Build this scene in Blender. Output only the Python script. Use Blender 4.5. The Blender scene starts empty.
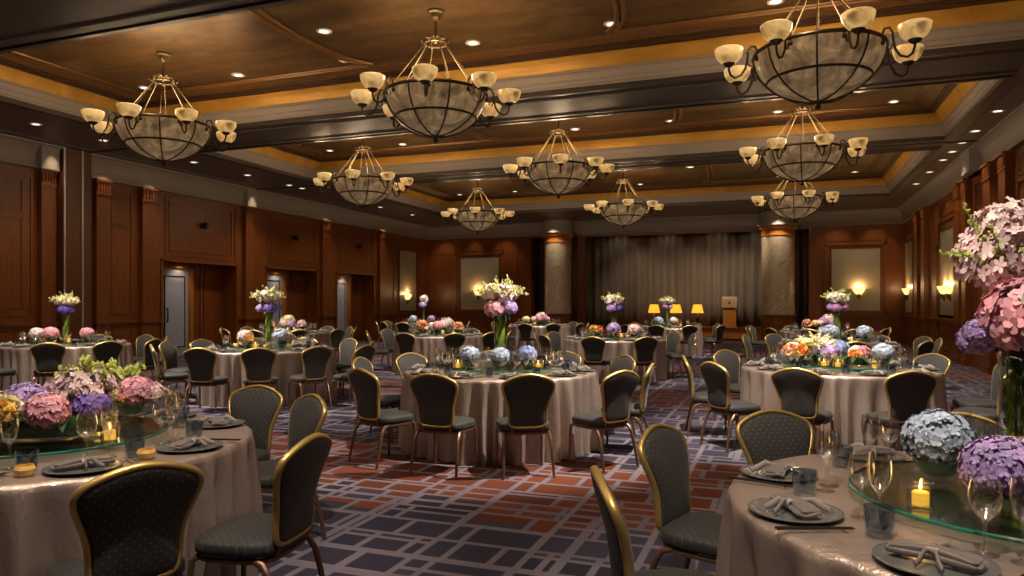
import bpy, math, random
from mathutils import Vector, Matrix
PI = math.pi
sc = bpy.context.scene
COL = sc.collection
CAM_H = 1.45
CT, ST = .93714, .34896            # cosine / sine of the camera's yaw from the room axis

def room(x, d):                     # metres right of / in front of the camera -> room metres
    return (CT*x - ST*d, ST*x + CT*d)
def proj(X, Y, z):
    x = CT*X + ST*Y; d = -ST*X + CT*Y
    if d < .2: return None
    return (512 + 725*x/d, 304 - 725*(z - CAM_H)/d, d)

# ------------------------------------------------------------------ materials
def mat(name):
    m = bpy.data.materials.new(name); m.use_nodes = True
    nt = m.node_tree
    return m, nt, nt.nodes['Principled BSDF'], nt.nodes['Material Output']
def rgb(c): return (c[0], c[1], c[2], 1)
def simple(name, col, rough=.5, metal=0, spec=.5, **kw):
    m, nt, b, o = mat(name)
    b.inputs['Base Color'].default_value = rgb(col)
    b.inputs['Roughness'].default_value = rough
    b.inputs['Metallic'].default_value = metal
    b.inputs['Specular IOR Level'].default_value = spec
    for k, v in kw.items(): b.inputs[k.replace('_', ' ')].default_value = v
    return m
def N(nt, t, **kw):
    n = nt.nodes.new(t)
    for k, v in kw.items(): setattr(n, k, v)
    return n
def math_n(nt, op, a=None, b=None, c=None):
    n = N(nt, 'ShaderNodeMath', operation=op)
    for i, v in enumerate((a, b, c)):
        if v is None: continue
        if isinstance(v, (int, float)): n.inputs[i].default_value = v
        else: nt.links.new(v, n.inputs[i])
    return n.outputs[0]
def mixc(nt, fac, a, b, blend='MIX'):
    n = N(nt, 'ShaderNodeMix', data_type='RGBA', blend_type=blend)
    if isinstance(fac, (int, float)): n.inputs[0].default_value = fac
    else: nt.links.new(fac, n.inputs[0])
    for i, v in ((6, a), (7, b)):
        if isinstance(v, tuple): n.inputs[i].default_value = rgb(v)
        else: nt.links.new(v, n.inputs[i])
    return n.outputs[2]
def coords(nt, scale=(1, 1, 1), rot=(0, 0, 0), loc=(0, 0, 0), kind='Object'):
    t = N(nt, 'ShaderNodeTexCoord'); mp = N(nt, 'ShaderNodeMapping')
    nt.links.new(t.outputs[kind], mp.inputs[0])
    mp.inputs['Scale'].default_value = scale; mp.inputs['Rotation'].default_value = rot; mp.inputs['Location'].default_value = loc
    return mp.outputs[0]
def noise(nt, vec, scale, detail=3, rough=.5, dist=0):
    n = N(nt, 'ShaderNodeTexNoise')
    nt.links.new(vec, n.inputs['Vector'])
    n.inputs['Scale'].default_value = scale; n.inputs['Detail'].default_value = detail
    n.inputs['Roughness'].default_value = rough; n.inputs['Distortion'].default_value = dist
    return n.outputs['Fac']
def ramp(nt, fac, stops):
    n = N(nt, 'ShaderNodeValToRGB'); nt.links.new(fac, n.inputs[0])
    e = n.color_ramp.elements
    while len(e) > 1: e.remove(e[0])
    e[0].position = stops[0][0]; e[0].color = rgb(stops[0][1])
    for p, c in stops[1:]:
        k = e.new(p); k.color = rgb(c)
    return n.outputs[0]
def bump(nt, b, h, strength=.3, dist=.01):
    n = N(nt, 'ShaderNodeBump'); n.inputs['Strength'].default_value = strength; n.inputs['Distance'].default_value = dist
    nt.links.new(h, n.inputs['Height']); nt.links.new(n.outputs[0], b.inputs['Normal'])

def wood(name, c1, c2, rough=.32, scale=(7, 7, .7)):
    m, nt, b, o = mat(name)
    v = coords(nt, scale)
    f = noise(nt, v, 3.0, 6, .6, .6)
    f2 = noise(nt, coords(nt, (.35, .35, .2)), 2.0, 2)
    c = ramp(nt, f, [(.3, c1), (.7, c2)])
    c = mixc(nt, math_n(nt, 'MULTIPLY', f2, .5), c, tuple(x*.55 for x in c1))
    nt.links.new(c, b.inputs['Base Color'])
    b.inputs['Roughness'].default_value = rough
    bump(nt, b, f, .05, .004)
    return m
M = {}
M['wood'] = wood('red_brown_wood', (.185, .050, .010), (.31, .092, .018), .34)
M['wood_dark'] = wood('dark_red_wood', (.11, .034, .011), (.18, .058, .018), .3)
M['wood_beam'] = wood('brown_beam_wood', (.060, .044, .037), (.085, .062, .052), .52, (.8, 8, 8))
M['wood_orange'] = wood('orange_stage_wood', (.40, .13, .018), (.56, .20, .03), .35, (.7, 7, 7))
M['wood_light'] = wood('honey_wood', (.42, .27, .11), (.52, .35, .16), .4)
M['plaster'] = simple('warm_grey_plaster', (.30, .255, .22), .55)
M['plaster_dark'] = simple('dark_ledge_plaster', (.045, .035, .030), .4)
M['soffit'] = simple('brown_grey_soffit', (.135, .10, .085), .42)

def goldleaf(name, c1, c2, c3, rough=.42, metal=.55, leafy=.6):
    m, nt, b, o = mat(name)
    f = noise(nt, coords(nt, (.35, 1.1, .8), (0, 0, .15)), 1.5, 8, .66, .5)
    c = ramp(nt, f, [(.28, c1), (.5, c2), (.72, c3)])
    # squares of the gilding leaves
    br = N(nt, 'ShaderNodeTexBrick'); nt.links.new(coords(nt), br.inputs['Vector'])
    br.inputs['Scale'].default_value = 1; br.inputs['Brick Width'].default_value = .12; br.inputs['Row Height'].default_value = .12
    br.inputs['Mortar Size'].default_value = .0; br.offset = .0
    br.inputs['Color1'].default_value = (.78, .78, .78, 1); br.inputs['Color2'].default_value = (1.15, 1.15, 1.15, 1)
    c = mixc(nt, leafy, c, br.outputs['Color'], 'MULTIPLY')
    nt.links.new(c, b.inputs['Base Color'])
    b.inputs['Metallic'].default_value = metal; b.inputs['Roughness'].default_value = rough
    bump(nt, b, noise(nt, coords(nt), 14, 3), .12, .01)
    return m
M['gold_ceiling'] = goldleaf('gold_leaf_ceiling', (.060, .033, .012), (.125, .074, .028), (.25, .16, .062))
M['gold_band'] = goldleaf('gold_leaf_frieze', (.36, .175, .022), (.56, .30, .045), (.70, .42, .085), .42, .25, 0.0)
M['crown'] = simple('gilt_brown_moulding', (.17, .085, .028), .36, .35)
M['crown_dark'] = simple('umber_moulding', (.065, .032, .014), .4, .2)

def marble():
    m, nt, b, o = mat('veined_cream_marble')
    mp2 = N(nt, 'ShaderNodeMapping'); nt.links.new(coords(nt, (1, 1, 1), (0, .85, .2)), mp2.inputs[0]); mp2.inputs['Scale'].default_value = (1.0, 1.0, 4.5)
    f = noise(nt, mp2.outputs[0], 1.4, 7, .62, .8)
    c = ramp(nt, f, [(.30, (.30, .20, .12)), (.42, (.50, .385, .25)), (.50, (.60, .48, .33)), (.54, (.40, .29, .18)), (.60, (.62, .50, .35)), (.75, (.70, .60, .45))])
    nt.links.new(c, b.inputs['Base Color']); b.inputs['Roughness'].default_value = .3
    return m
M['marble'] = marble()

def alabaster(name, c1, c2, strength):
    m, nt, b, o = mat(name)
    f = noise(nt, coords(nt), 3.2, 6, .65, 1.2)
    c = ramp(nt, f, [(.32, tuple(x*.30 for x in c1)), (.5, c1), (.66, c2)])
    nt.links.new(c, b.inputs['Base Color']); nt.links.new(c, b.inputs['Emission Color'])
    b.inputs['Emission Strength'].default_value = strength
    b.inputs['Roughness'].default_value = .3
    return m
M['bowl'] = alabaster('veined_alabaster_bowl', (.34, .225, .11), (.62, .45, .235), .16)
M['cup'] = alabaster('lit_alabaster_cup', (.66, .39, .13), (.92, .64, .27), .36)
M['bronze'] = simple('dark_bronze', (.075, .05, .028), .38, .75)
M['antique_brass'] = simple('antique_brass', (.19, .14, .075), .42, .8)
M['chrome'] = simple('brushed_steel', (.55, .55, .56), .28, .95)

def fabric(name, c, cd, back):
    m, nt, b, o = mat(name)
    t = N(nt, 'ShaderNodeTexCoord'); sp = N(nt, 'ShaderNodeSeparateXYZ'); nt.links.new(t.outputs['Object'], sp.inputs[0])
    a, d = sp.outputs[0], sp.outputs[2 if back else 1]
    k = 2*PI/.040
    s1 = math_n(nt, 'COSINE', math_n(nt, 'MULTIPLY', math_n(nt, 'ADD', a, d), k*.5))
    s2 = math_n(nt, 'COSINE', math_n(nt, 'MULTIPLY', math_n(nt, 'SUBTRACT', a, d), k*.5))
    pr = math_n(nt, 'ABSOLUTE', math_n(nt, 'MULTIPLY', s1, s2))
    dot = math_n(nt, 'SMOOTH_MIN', math_n(nt, 'GREATER_THAN', pr, .90), 1.0, .01)
    nz = noise(nt, coords(nt), 160, 2)
    col = mixc(nt, math_n(nt, 'MULTIPLY', nz, .6), c, tuple(x*.5 for x in c))
    col = mixc(nt, math_n(nt, 'MULTIPLY', dot, .75), col, cd)
    nt.links.new(col, b.inputs['Base Color'])
    b.inputs['Roughness'].default_value = .7; b.inputs['Sheen Weight'].default_value = .10
    b.inputs['Sheen Roughness'].default_value = .4; b.inputs['Sheen Tint'].default_value = (.7, .66, .62, 1)
    bump(nt, b, nz, .2, .002)
    return m
M['chair_back'] = fabric('dotted_charcoal_back', (.030, .026, .024), (.12, .10, .075), True)
M['chair_seat'] = fabric('dotted_charcoal_seat', (.020, .0175, .0155), (.075, .062, .046), False)
M['gilt'] = simple('gilt_chair_trim', (.56, .38, .12), .38, .75)
M['leg_bronze'] = simple('bronze_chair_leg', (.20, .105, .065), .36, .7)

def satin():
    m, nt, b, o = mat('champagne_satin')
    c = mixc(nt, noise(nt, coords(nt), 1.3, 2), (.62, .485, .415), (.42, .315, .26))
    nt.links.new(c, b.inputs['Base Color'])
    b.inputs['Roughness'].default_value = .36; b.inputs['Metallic'].default_value = .72
    f = noise(nt, coords(nt, (3, 3, 1), (.2, .3, .5)), 5, 5, .7, 2.5)
    bump(nt, b, f, .38, .02)
    return m
M['satin'] = satin()
M['napkin'] = simple('taupe_silk_napkin', (.135, .105, .09), .42, 0, .5, Sheen_Weight=.4)
M['ribbon'] = simple('pale_organza_ribbon', (.33, .275, .24), .5)
M['plate'] = simple('pewter_glazed_plate', (.17, .165, .16), .22, .35)
M['stick'] = simple('black_lacquer', (.02, .016, .014), .2)

def thin_glass(name, tint, gloss=(1, 1, 1), ior=1.5, base=.03):
    m, nt, b, o = mat(name); nt.nodes.remove(b)
    tr = N(nt, 'ShaderNodeBsdfTransparent'); tr.inputs[0].default_value = rgb(tint)
    gl = N(nt, 'ShaderNodeBsdfGlossy'); gl.inputs[0].default_value = rgb(gloss); gl.inputs['Roughness'].default_value = .07
    fr = N(nt, 'ShaderNodeLayerWeight'); fr.inputs[0].default_value = .5
    mx = N(nt, 'ShaderNodeMixShader')
    nt.links.new(math_n(nt, 'MULTIPLY_ADD', math_n(nt, 'POWER', fr.outputs['Facing'], 2.6), .85, base), mx.inputs[0])
    nt.links.new(tr.outputs[0], mx.inputs[1]); nt.links.new(gl.outputs[0], mx.inputs[2])
    nt.links.new(mx.outputs[0], o.inputs[0])
    return m
M['glass'] = thin_glass('clear_crystal', (.97, .97, .965), base=.12)
M['glass_blue'] = thin_glass('smoky_blue_glass', (.66, .72, .78), (.9, .95, 1), 1.45, .10)
M['glass_green'] = thin_glass('pale_green_glass_top', (.80, .88, .83), (1, 1, 1), 1.5, .05)
M['glass_edge'] = simple('green_glass_edge', (.02, .17, .11), .12, 0, .8)
M['glass_vase'] = thin_glass('vase_glass', (.86, .90, .86))
M['leaf'] = simple('green_leaf', (.045, .125, .025), .4)
M['leaf_dark'] = simple('dark_green_leaf', (.018, .055, .016), .38)
def translucent_leaf(name, c, k):
    m, nt, b, o = mat(name); b.inputs['Base Color'].default_value = rgb(c); b.inputs['Roughness'].default_value = .4
    t = N(nt, 'ShaderNodeBsdfTranslucent'); t.inputs[0].default_value = rgb(c); mx = N(nt, 'ShaderNodeMixShader'); mx.inputs[0].default_value = k
    nt.links.new(b.outputs[0], mx.inputs[1]); nt.links.new(t.outputs[0], mx.inputs[2]); nt.links.new(mx.outputs[0], o.inputs[0]); return m
M['lime'] = translucent_leaf('lime_stem', (.50, .62, .10), .45)
M['stem'] = simple('cut_stem', (.20, .32, .06), .45)

def petal(name, c, var=.62, hue=.035):
    m, nt, b, o = mat(name)
    g = N(nt, 'ShaderNodeNewGeometry'); hs = N(nt, 'ShaderNodeHueSaturation')
    hs.inputs['Color'].default_value = rgb(c)
    nt.links.new(math_n(nt, 'MULTIPLY_ADD', g.outputs['Random Per Island'], var*1.3, 1 - var*.65), hs.inputs['Value'])
    nt.links.new(math_n(nt, 'MULTIPLY_ADD', g.outputs['Random Per Island'], hue, .5 - hue/2), hs.inputs['Hue'])
    nt.links.new(hs.outputs[0], b.inputs['Base Color'])
    b.inputs['Roughness'].default_value = .6
    b.inputs['Subsurface Weight'].default_value = 0
    return m
PET = dict(pink=(.74, .34, .40), blush=(.82, .60, .57), rose=(.74, .51, .50), white=(.76, .66, .57), blue=(.27, .34, .58), paleblue=(.45, .52, .64),
           purple=(.22, .14, .48), lilac=(.43, .29, .56), violet=(.115, .06, .34), mauve=(.47, .22, .40),
           yellow=(.78, .50, .10), orange=(.80, .33, .07), cream=(.80, .68, .40), peach=(.80, .42, .22), bud=(.50, .55, .12))
for k, v in PET.items(): M['p_' + k] = petal(k + '_petals', v)

def emit(name, col, s, base=None):
    m, nt, b, o = mat(name)
    b.inputs['Base Color'].default_value = rgb(base or col)
    b.inputs['Emission Color'].default_value = rgb(col); b.inputs['Emission Strength'].default_value = s
    return m
M['flame'] = emit('candle_flame', (1, .62, .18), 4)
M['wax'] = emit('yellow_candle_wax', (.90, .48, .05), .55)
M['lens'] = emit('downlight_lens', (1, .92, .80), 1.0)
M['shade'] = emit('amber_lamp_shade', (.95, .47, .03), .55)
M['sconce_shade'] = emit('glowing_sconce_glass', (1, .62, .20), 1.25)
M['votive'] = emit('gold_mercury_glass', (1, .60, .18), .03, (.7, .42, .12))
M['white_metal'] = simple('white_enamel', (.7, .66, .6), .4)
M['door_grey'] = simple('grey_painted_door', (.42, .41, .43), .35)
M['door_glass'] = simple('frosted_door_glass', (.45, .48, .56), .22)
M['black'] = simple('black_metal', (.012, .012, .012), .35)
M['mirror'] = simple('antique_mirror', (.50, .49, .45), .12, .9)

def panel_fabric():
    m, nt, b, o = mat('pale_silk_wall_panel')
    f = noise(nt, coords(nt, (6, 6, .25)), 4, 4)
    nt.links.new(mixc(nt, f, (.44, .39, .30), (.33, .29, .225)), b.inputs['Base Color'])
    b.inputs['Roughness'].default_value = .42
    return m
M['panel'] = panel_fabric()
def curtain_mat():
    m, nt, b, o = mat('taupe_velvet_curtain')
    f = noise(nt, coords(nt, (5, 5, .1)), 2, 3)
    nt.links.new(mixc(nt, f, (.22, .165, .105), (.145, .105, .07)), b.inputs['Base Color'])
    b.inputs['Roughness'].default_value = .7; b.inputs['Sheen Weight'].default_value = .3
    return m
M['curtain'] = curtain_mat()

def carpet():
    m, nt, b, o = mat('grid_carpet')
    v = coords(nt)
    def brick(w, h, mort, off, sq, rot=0, ofr=2, sqf=2, loc=(0, 0, 0)):
        br = N(nt, 'ShaderNodeTexBrick'); nt.links.new(coords(nt, (1, 1, 1), (0, 0, rot), loc), br.inputs['Vector'])
        br.inputs['Scale'].default_value = 1; br.inputs['Brick Width'].default_value = w; br.inputs['Row Height'].default_value = h
        br.inputs['Mortar Size'].default_value = mort; br.inputs['Mortar Smooth'].default_value = .25
        br.offset = off; br.squash = sq; br.offset_frequency = ofr; br.squash_frequency = sqf
        br.inputs['Color1'].default_value = (0, 0, 0, 1); br.inputs['Color2'].default_value = (1, 1, 1, 1); br.inputs['Mortar'].default_value = (.5, .5, .5, 1)
        return br
    b1 = brick(.46, .31, .025, .37, .62, 0, 2, 3)
    b2 = brick(.83, .62, .025, .43, .7, PI/2, 2, 2, (.21, .13, 0))
    b3 = brick(1.9, 1.1, .035, .5, .8, 0, 2, 2, (.4, .7, 0))
    line = math_n(nt, 'MAXIMUM', math_n(nt, 'MAXIMUM', b1.outputs['Fac'], b2.outputs['Fac']), b3.outputs['Fac'])
    sx = N(nt, 'ShaderNodeSeparateXYZ'); nt.links.new(v, sx.inputs[0])
    sep = N(nt, 'ShaderNodeSeparateColor'); nt.links.new(b1.outputs['Color'], sep.inputs[0])
    sep2 = N(nt, 'ShaderNodeSeparateColor'); nt.links.new(b2.outputs['Color'], sep2.inputs[0])
    ph = math_n(nt, 'COSINE', math_n(nt, 'MULTIPLY', math_n(nt, 'SUBTRACT', sx.outputs[1], 5.7), 2*PI/5.6))
    jit = math_n(nt, 'MULTIPLY', math_n(nt, 'SUBTRACT', math_n(nt, 'ADD', sep.outputs[0], sep2.outputs[0]), 1.0), .55)
    band = math_n(nt, 'GREATER_THAN', math_n(nt, 'ADD', ph, jit), .42)
    shade = math_n(nt, 'MULTIPLY_ADD', sep.outputs[0], .7, .65)
    nav = mixc(nt, sep2.outputs[0], (.024, .021, .036), (.050, .043, .064))
    ora = mixc(nt, sep.outputs[0], (.080, .021, .011), (.155, .043, .020))
    cell = mixc(nt, band, nav, ora)
    lines = mixc(nt, sep2.outputs[0], (.195, .16, .18), (.135, .112, .142))
    c = mixc(nt, line, cell, lines)
    pile = noise(nt, v, 90, 3, .7)
    c = mixc(nt, .55, c, ramp(nt, pile, [(.3, (.45, .45, .45)), (.7, (1.25, 1.25, 1.25))]), 'MULTIPLY')
    nt.links.new(c, b.inputs['Base Color'])
    b.inputs['Roughness'].default_value = .9; b.inputs['Specular IOR Level'].default_value = .15
    bump(nt, b, pile, .4, .006)
    return m
M['carpet'] = carpet()

# ------------------------------------------------------------------ mesh builder
class MB:
    def __init__(s): s.v = []; s.f = []; s.mi = []; s.cur = 0
    def add(s, vs, fs):
        o = len(s.v); s.v.extend([tuple(p) for p in vs])
        for f in fs: s.f.append(tuple(i + o for i in f)); s.mi.append(s.cur)
    def box(s, lo, hi):
        x0, y0, z0 = lo; x1, y1, z1 = hi
        s.add([(x0, y0, z0), (x1, y0, z0), (x1, y1, z0), (x0, y1, z0), (x0, y0, z1), (x1, y0, z1), (x1, y1, z1), (x0, y1, z1)],
              [(0, 3, 2, 1), (4, 5, 6, 7), (0, 1, 5, 4), (1, 2, 6, 5), (2, 3, 7, 6), (3, 0, 4, 7)])
    def quad(s, a, b, c, d): s.add([a, b, c, d], [(0, 1, 2, 3)])
    def lathe(s, prof, n=24, c=(0, 0, 0), closed=False, mod=None):
        vs = []; fs = []; k = len(prof)
        for i in range(n):
            a = 2*PI*i/n
            for j, (r, z) in enumerate(prof):
                rr = r*(mod(a, j) if mod else 1)
                vs.append((c[0] + rr*math.cos(a), c[1] + rr*math.sin(a), c[2] + z))
        for i in range(n):
            i2 = (i + 1) % n
            for j in range(k - 1 if not closed else k):
                j2 = (j + 1) % k
                fs.append((i*k + j, i2*k + j, i2*k + j2, i*k + j2))
        s.add(vs, fs)
    def tube(s, pts, r, n=8, closed=False, cap=True, flat=1.0):
        P = [Vector(p) for p in pts]; m = len(P); vs = []; fs = []
        rr = r if isinstance(r, (list, tuple)) else [r]*m
        up = None
        for i in range(m):
            if closed: t = P[(i + 1) % m] - P[(i - 1) % m]
            else: t = P[min(i + 1, m - 1)] - P[max(i - 1, 0)]
            if t.length < 1e-9: t = Vector((0, 0, 1))
            t.normalize()
            if up is None:
                up = Vector((0, 0, 1)) if abs(t.z) < .9 else Vector((0, 1, 0))
            a = (up - t*up.dot(t))
            if a.length < 1e-6: a = t.orthogonal()
            a.normalize(); b = t.cross(a); up = a
            for k in range(n):
                q = 2*PI*k/n
                vs.append(P[i] + a*(rr[i]*math.cos(q)) + b*(rr[i]*flat*math.sin(q)))
        for i in range(m if closed else m - 1):
            i2 = (i + 1) % m
            for k in range(n):
                k2 = (k + 1) % n
                fs.append((i*n + k, i*n + k2, i2*n + k2, i2*n + k))
        if cap and not closed:
            fs.append(tuple(range(n - 1, -1, -1))); fs.append(tuple((m - 1)*n + k for k in range(n)))
        s.add(vs, fs)
    def sphere(s, c, r, n=12, m=8):
        r = r if isinstance(r, tuple) else (r, r, r)
        vs = [(c[0], c[1], c[2] - r[2])]; fs = []
        for j in range(1, m):
            p = PI*j/m
            for i in range(n):
                a = 2*PI*i/n
                vs.append((c[0] + r[0]*math.sin(p)*math.cos(a), c[1] + r[1]*math.sin(p)*math.sin(a), c[2] - r[2]*math.cos(p)))
        vs.append((c[0], c[1], c[2] + r[2])); L = len(vs) - 1
        for i in range(n):
            i2 = (i + 1) % n
            fs.append((0, 1 + i2, 1 + i))
            for j in range(m - 2):
                fs.append((1 + j*n + i, 1 + j*n + i2, 1 + (j + 1)*n + i2, 1 + (j + 1)*n + i))
            fs.append((L, 1 + (m - 2)*n + i, 1 + (m - 2)*n + i2))
        s.add(vs, fs)
    def pillow(s, outline, y_f, y_b, bulge, mapf, rings=(1, .97, .9, .7, .4)):
        # closed outline of (a, b) points -> puffed slab between depths; mapf(a, b, depth) -> xyz
        n = len(outline); ca = sum(p[0] for p in outline)/n; cb = sum(p[1] for p in outline)/n
        vs = []; fs = []; rows = []
        seq = [(k, y_f + bulge*math.sqrt(max(0, 1 - k*k))*1.0) for k in rings[::-1]] + [(k, y_b - bulge*math.sqrt(max(0, 1 - k*k))) for k in rings]
        for k, d in seq:
            rows.append(len(vs))
            for a, b in outline: vs.append(mapf(ca + (a - ca)*k, cb + (b - cb)*k, d))
        for r in range(len(seq) - 1):
            for i in range(n):
                i2 = (i + 1) % n
                fs.append((rows[r] + i, rows[r] + i2, rows[r + 1] + i2, rows[r + 1] + i))
        fc = len(vs); vs.append(mapf(ca, cb, y_f + bulge)); bc = len(vs); vs.append(mapf(ca, cb, y_b - bulge))
        for i in range(n):
            i2 = (i + 1) % n
            fs.append((fc, rows[0] + i2, rows[0] + i)); fs.append((bc, rows[-1] + i, rows[-1] + i2))
        s.add(vs, fs)
    def mesh(s, name, mats, smooth=True, angle=40):
        me = bpy.data.meshes.new(name); me.from_pydata(s.v, [], s.f); me.update()
        for m in (mats if isinstance(mats, (list, tuple)) else [mats]): me.materials.append(m)
        if any(s.mi): me.polygons.foreach_set('material_index', s.mi)
        if smooth:
            me.polygons.foreach_set('use_smooth', [True]*len(me.polygons))
            me.set_sharp_from_angle(angle=math.radians(angle))
        return me
    def build(s, name, mats, parent=None, **kw):
        return link(name, s.mesh(name, mats, **kw), parent)
def link(name, me, parent=None, loc=None, rz=None, scale=None):
    o = bpy.data.objects.new(name, me); COL.objects.link(o)
    if parent is not None: o.parent = parent
    if loc is not None: o.location = loc
    if rz is not None: o.rotation_euler = (0, 0, rz)
    if scale is not None: o.scale = (scale,)*3 if isinstance(scale, (int, float)) else scale
    return o
def tag(o, label, cat, group=None, kind=None):
    o['label'] = label; o['category'] = cat
    if group: o['group'] = group
    if kind: o['kind'] = kind
    return o
def thing(name, label, cat, loc=(0, 0, 0), rz=0, group=None, kind=None):
    o = bpy.data.objects.new(name, None); COL.objects.link(o); o.empty_display_size = .1
    o.location = loc; o.rotation_euler = (0, 0, rz)
    return tag(o, label, cat, group, kind)
def struct(o): o['kind'] = 'structure'; return o
def dup(root, loc, rz=0, label=None, scale=None):
    r = root.copy(); COL.objects.link(r); r.location = loc; r.rotation_euler = (0, 0, rz)
    if scale: r.scale = (scale,)*3
    if label: r['label'] = label
    for ch in root.children:
        c = ch.copy(); COL.objects.link(c); c.parent = r
        for g in ch.children:
            d = g.copy(); COL.objects.link(d); d.parent = c
    return r
ORD = ['leftmost', 'second from left', 'third from left', 'fourth from left', 'fifth from left', 'sixth from left', 'seventh from left', 'eighth from left']
def spot(loc, energy, angle=80, blend=.7, col=(1, .78, .54), target=None, r=.05):
    l = bpy.data.lights.new('spot_light', 'SPOT'); l.energy = energy; l.spot_size = math.radians(angle); l.spot_blend = blend
    l.color = col; l.shadow_soft_size = r
    o = bpy.data.objects.new('spot_light', l); COL.objects.link(o); o.location = loc
    if target:
        o.rotation_euler = (Vector(target) - Vector(loc)).to_track_quat('-Z', 'Y').to_euler()
    return o
def point(loc, energy, col=(1, .72, .42), r=.06):
    l = bpy.data.lights.new('point_light', 'POINT'); l.energy = energy; l.color = col; l.shadow_soft_size = r
    o = bpy.data.objects.new('point_light', l); COL.objects.link(o); o.location = loc
    return o
def area(loc, sx, sy, energy, rot, col=(1, .70, .36)):
    l = bpy.data.lights.new('cove_light', 'AREA'); l.shape = 'RECTANGLE'; l.size = sx; l.size_y = sy; l.energy = energy; l.color = col
    o = bpy.data.objects.new('cove_light', l); COL.objects.link(o); o.location = loc; o.rotation_euler = rot
    return o
# ================================================================== ROOM SHELL
XL, XR, YF, YN = -15.1, 4.15, 29.6, -5.0
ZS, ZC, ZW = 4.91, 5.51, 4.39            # border soffit, gilded ceiling, top of the wood panelling
def WL(a, z, d): return (XL + d, a, z)
def WR(a, z, d): return (XR - d, a, z)
def WF(a, z, d): return (a, YF - d, z)
def wbox(mb, W, a0, a1, z0, z1, d0, d1):
    p, q = W(a0, z0, d0), W(a1, z1, d1)
    mb.box(tuple(min(x, y) for x, y in zip(p, q)), tuple(max(x, y) for x, y in zip(p, q)))
def wframe(mb, W, a0, a1, z0, z1, w=.05, d=.03, d0=0.0):
    wbox(mb, W, a0, a1, z0, z0 + w, d0, d0 + d); wbox(mb, W, a0, a1, z1 - w, z1, d0, d0 + d)
    wbox(mb, W, a0, a0 + w, z0, z1, d0, d0 + d); wbox(mb, W, a1 - w, a1, z0, z1, d0, d0 + d)

mb = MB(); mb.box((XL - 1.2, YN - .3, -.1), (XR + .3, 32, 0)); struct(mb.build('floor', M['carpet'], smooth=False))

COFFERS = [(.2, 5.35), (6.8, 11.36), (12.87, 17.3), (18.3, 25.55)]
CX0, CX1 = -12.3, 3.2
# border soffit and the beams between the coffers
mb = MB()
def slab(x0, x1, y0, y1): mb.box((x0, y0, ZS), (x1, y1, ZS + .04))
slab(XL - .2, CX0, YN, 32); slab(CX1, XR + .2, YN, 32)
ys = [YN] + [v for c in COFFERS for v in c] + [32]
for i in range(0, len(ys), 2): slab(CX0, CX1, ys[i], ys[i + 1])
# thin joint strips along the border soffit
for x in (-14.55, -12.62, 3.45):
    mb.box((x, YN, ZS - .012), (x + .03, 29.2, ZS))
struct(mb.build('ceiling', M['soffit'], smooth=False))
mb = MB()
for (a, b) in ((5.35, 6.8), (11.36, 12.87), (17.3, 18.3)):
    y0, y1 = a + .10, b - .10
    mb.box((CX0 - .05, y0, ZS - .035), (CX1 + .05, y1, ZS))
    mb.box((CX0 - .05, y0 + .12, ZS - .06), (CX1 + .05, y0 + .20, ZS - .035))
    mb.box((CX0 - .05, y1 - .20, ZS - .06), (CX1 + .05, y1 - .12, ZS - .035))
    ym = (y0 + y1)/2
    mb.box((XL + .1, ym - .05, ZS - .02), (XR - .1, ym - .02, ZS)); mb.box((XL + .1, ym + .02, ZS - .02), (XR - .1, ym + .05, ZS))
struct(mb.build('trim_1', M['wood_beam'], smooth=False))
mb = MB(); mb.box((CX0 - .6, YN, ZC), (CX1 + .6, 26.4, ZC + .1)); struct(mb.build('ceiling', M['gold_ceiling'], smooth=False))

def coffer_loop(mb, c, prof):
    y0, y1 = c; rows = []
    for ins, z in prof:
        rows.append([(CX0 + ins, y0 + ins, z), (CX1 - ins, y0 + ins, z), (CX1 - ins, y1 - ins, z), (CX0 + ins, y1 - ins, z)])
    for a, b in zip(rows, rows[1:]):
        for i in range(4):
            j = (i + 1) % 4
            mb.quad(a[i], b[i], b[j], a[j])
PROFILES = [
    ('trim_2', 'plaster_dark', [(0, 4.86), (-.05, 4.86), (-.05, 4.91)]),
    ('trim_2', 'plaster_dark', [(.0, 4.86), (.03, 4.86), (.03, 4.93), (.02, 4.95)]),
    ('trim_3', 'plaster', [(.02, 4.95), (.02, 4.985), (.04, 4.99), (.05, 5.03), (.05, 5.055), (.065, 5.06), (.08, 5.10), (.09, 5.14), (.09, 5.165), (.11, 5.17), (.11, 5.20)]),
    ('trim_4', 'gold_band', [(.11, 5.20), (.125, 5.205), (.15, 5.26), (.185, 5.32), (.23, 5.375), (.25, 5.39)]),
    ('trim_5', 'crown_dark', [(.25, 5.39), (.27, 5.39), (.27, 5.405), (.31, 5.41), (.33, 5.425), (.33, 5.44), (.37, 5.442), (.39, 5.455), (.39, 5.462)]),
    ('trim_6', 'crown', [(.39, 5.462), (.43, 5.464), (.45, 5.475), (.45, 5.482), (.50, 5.485), (.52, 5.496), (.58, 5.498), (.61, 5.51)]),
]
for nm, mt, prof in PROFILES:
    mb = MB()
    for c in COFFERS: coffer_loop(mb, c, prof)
    struct(mb.build(nm, M[mt], smooth=False))
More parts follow.
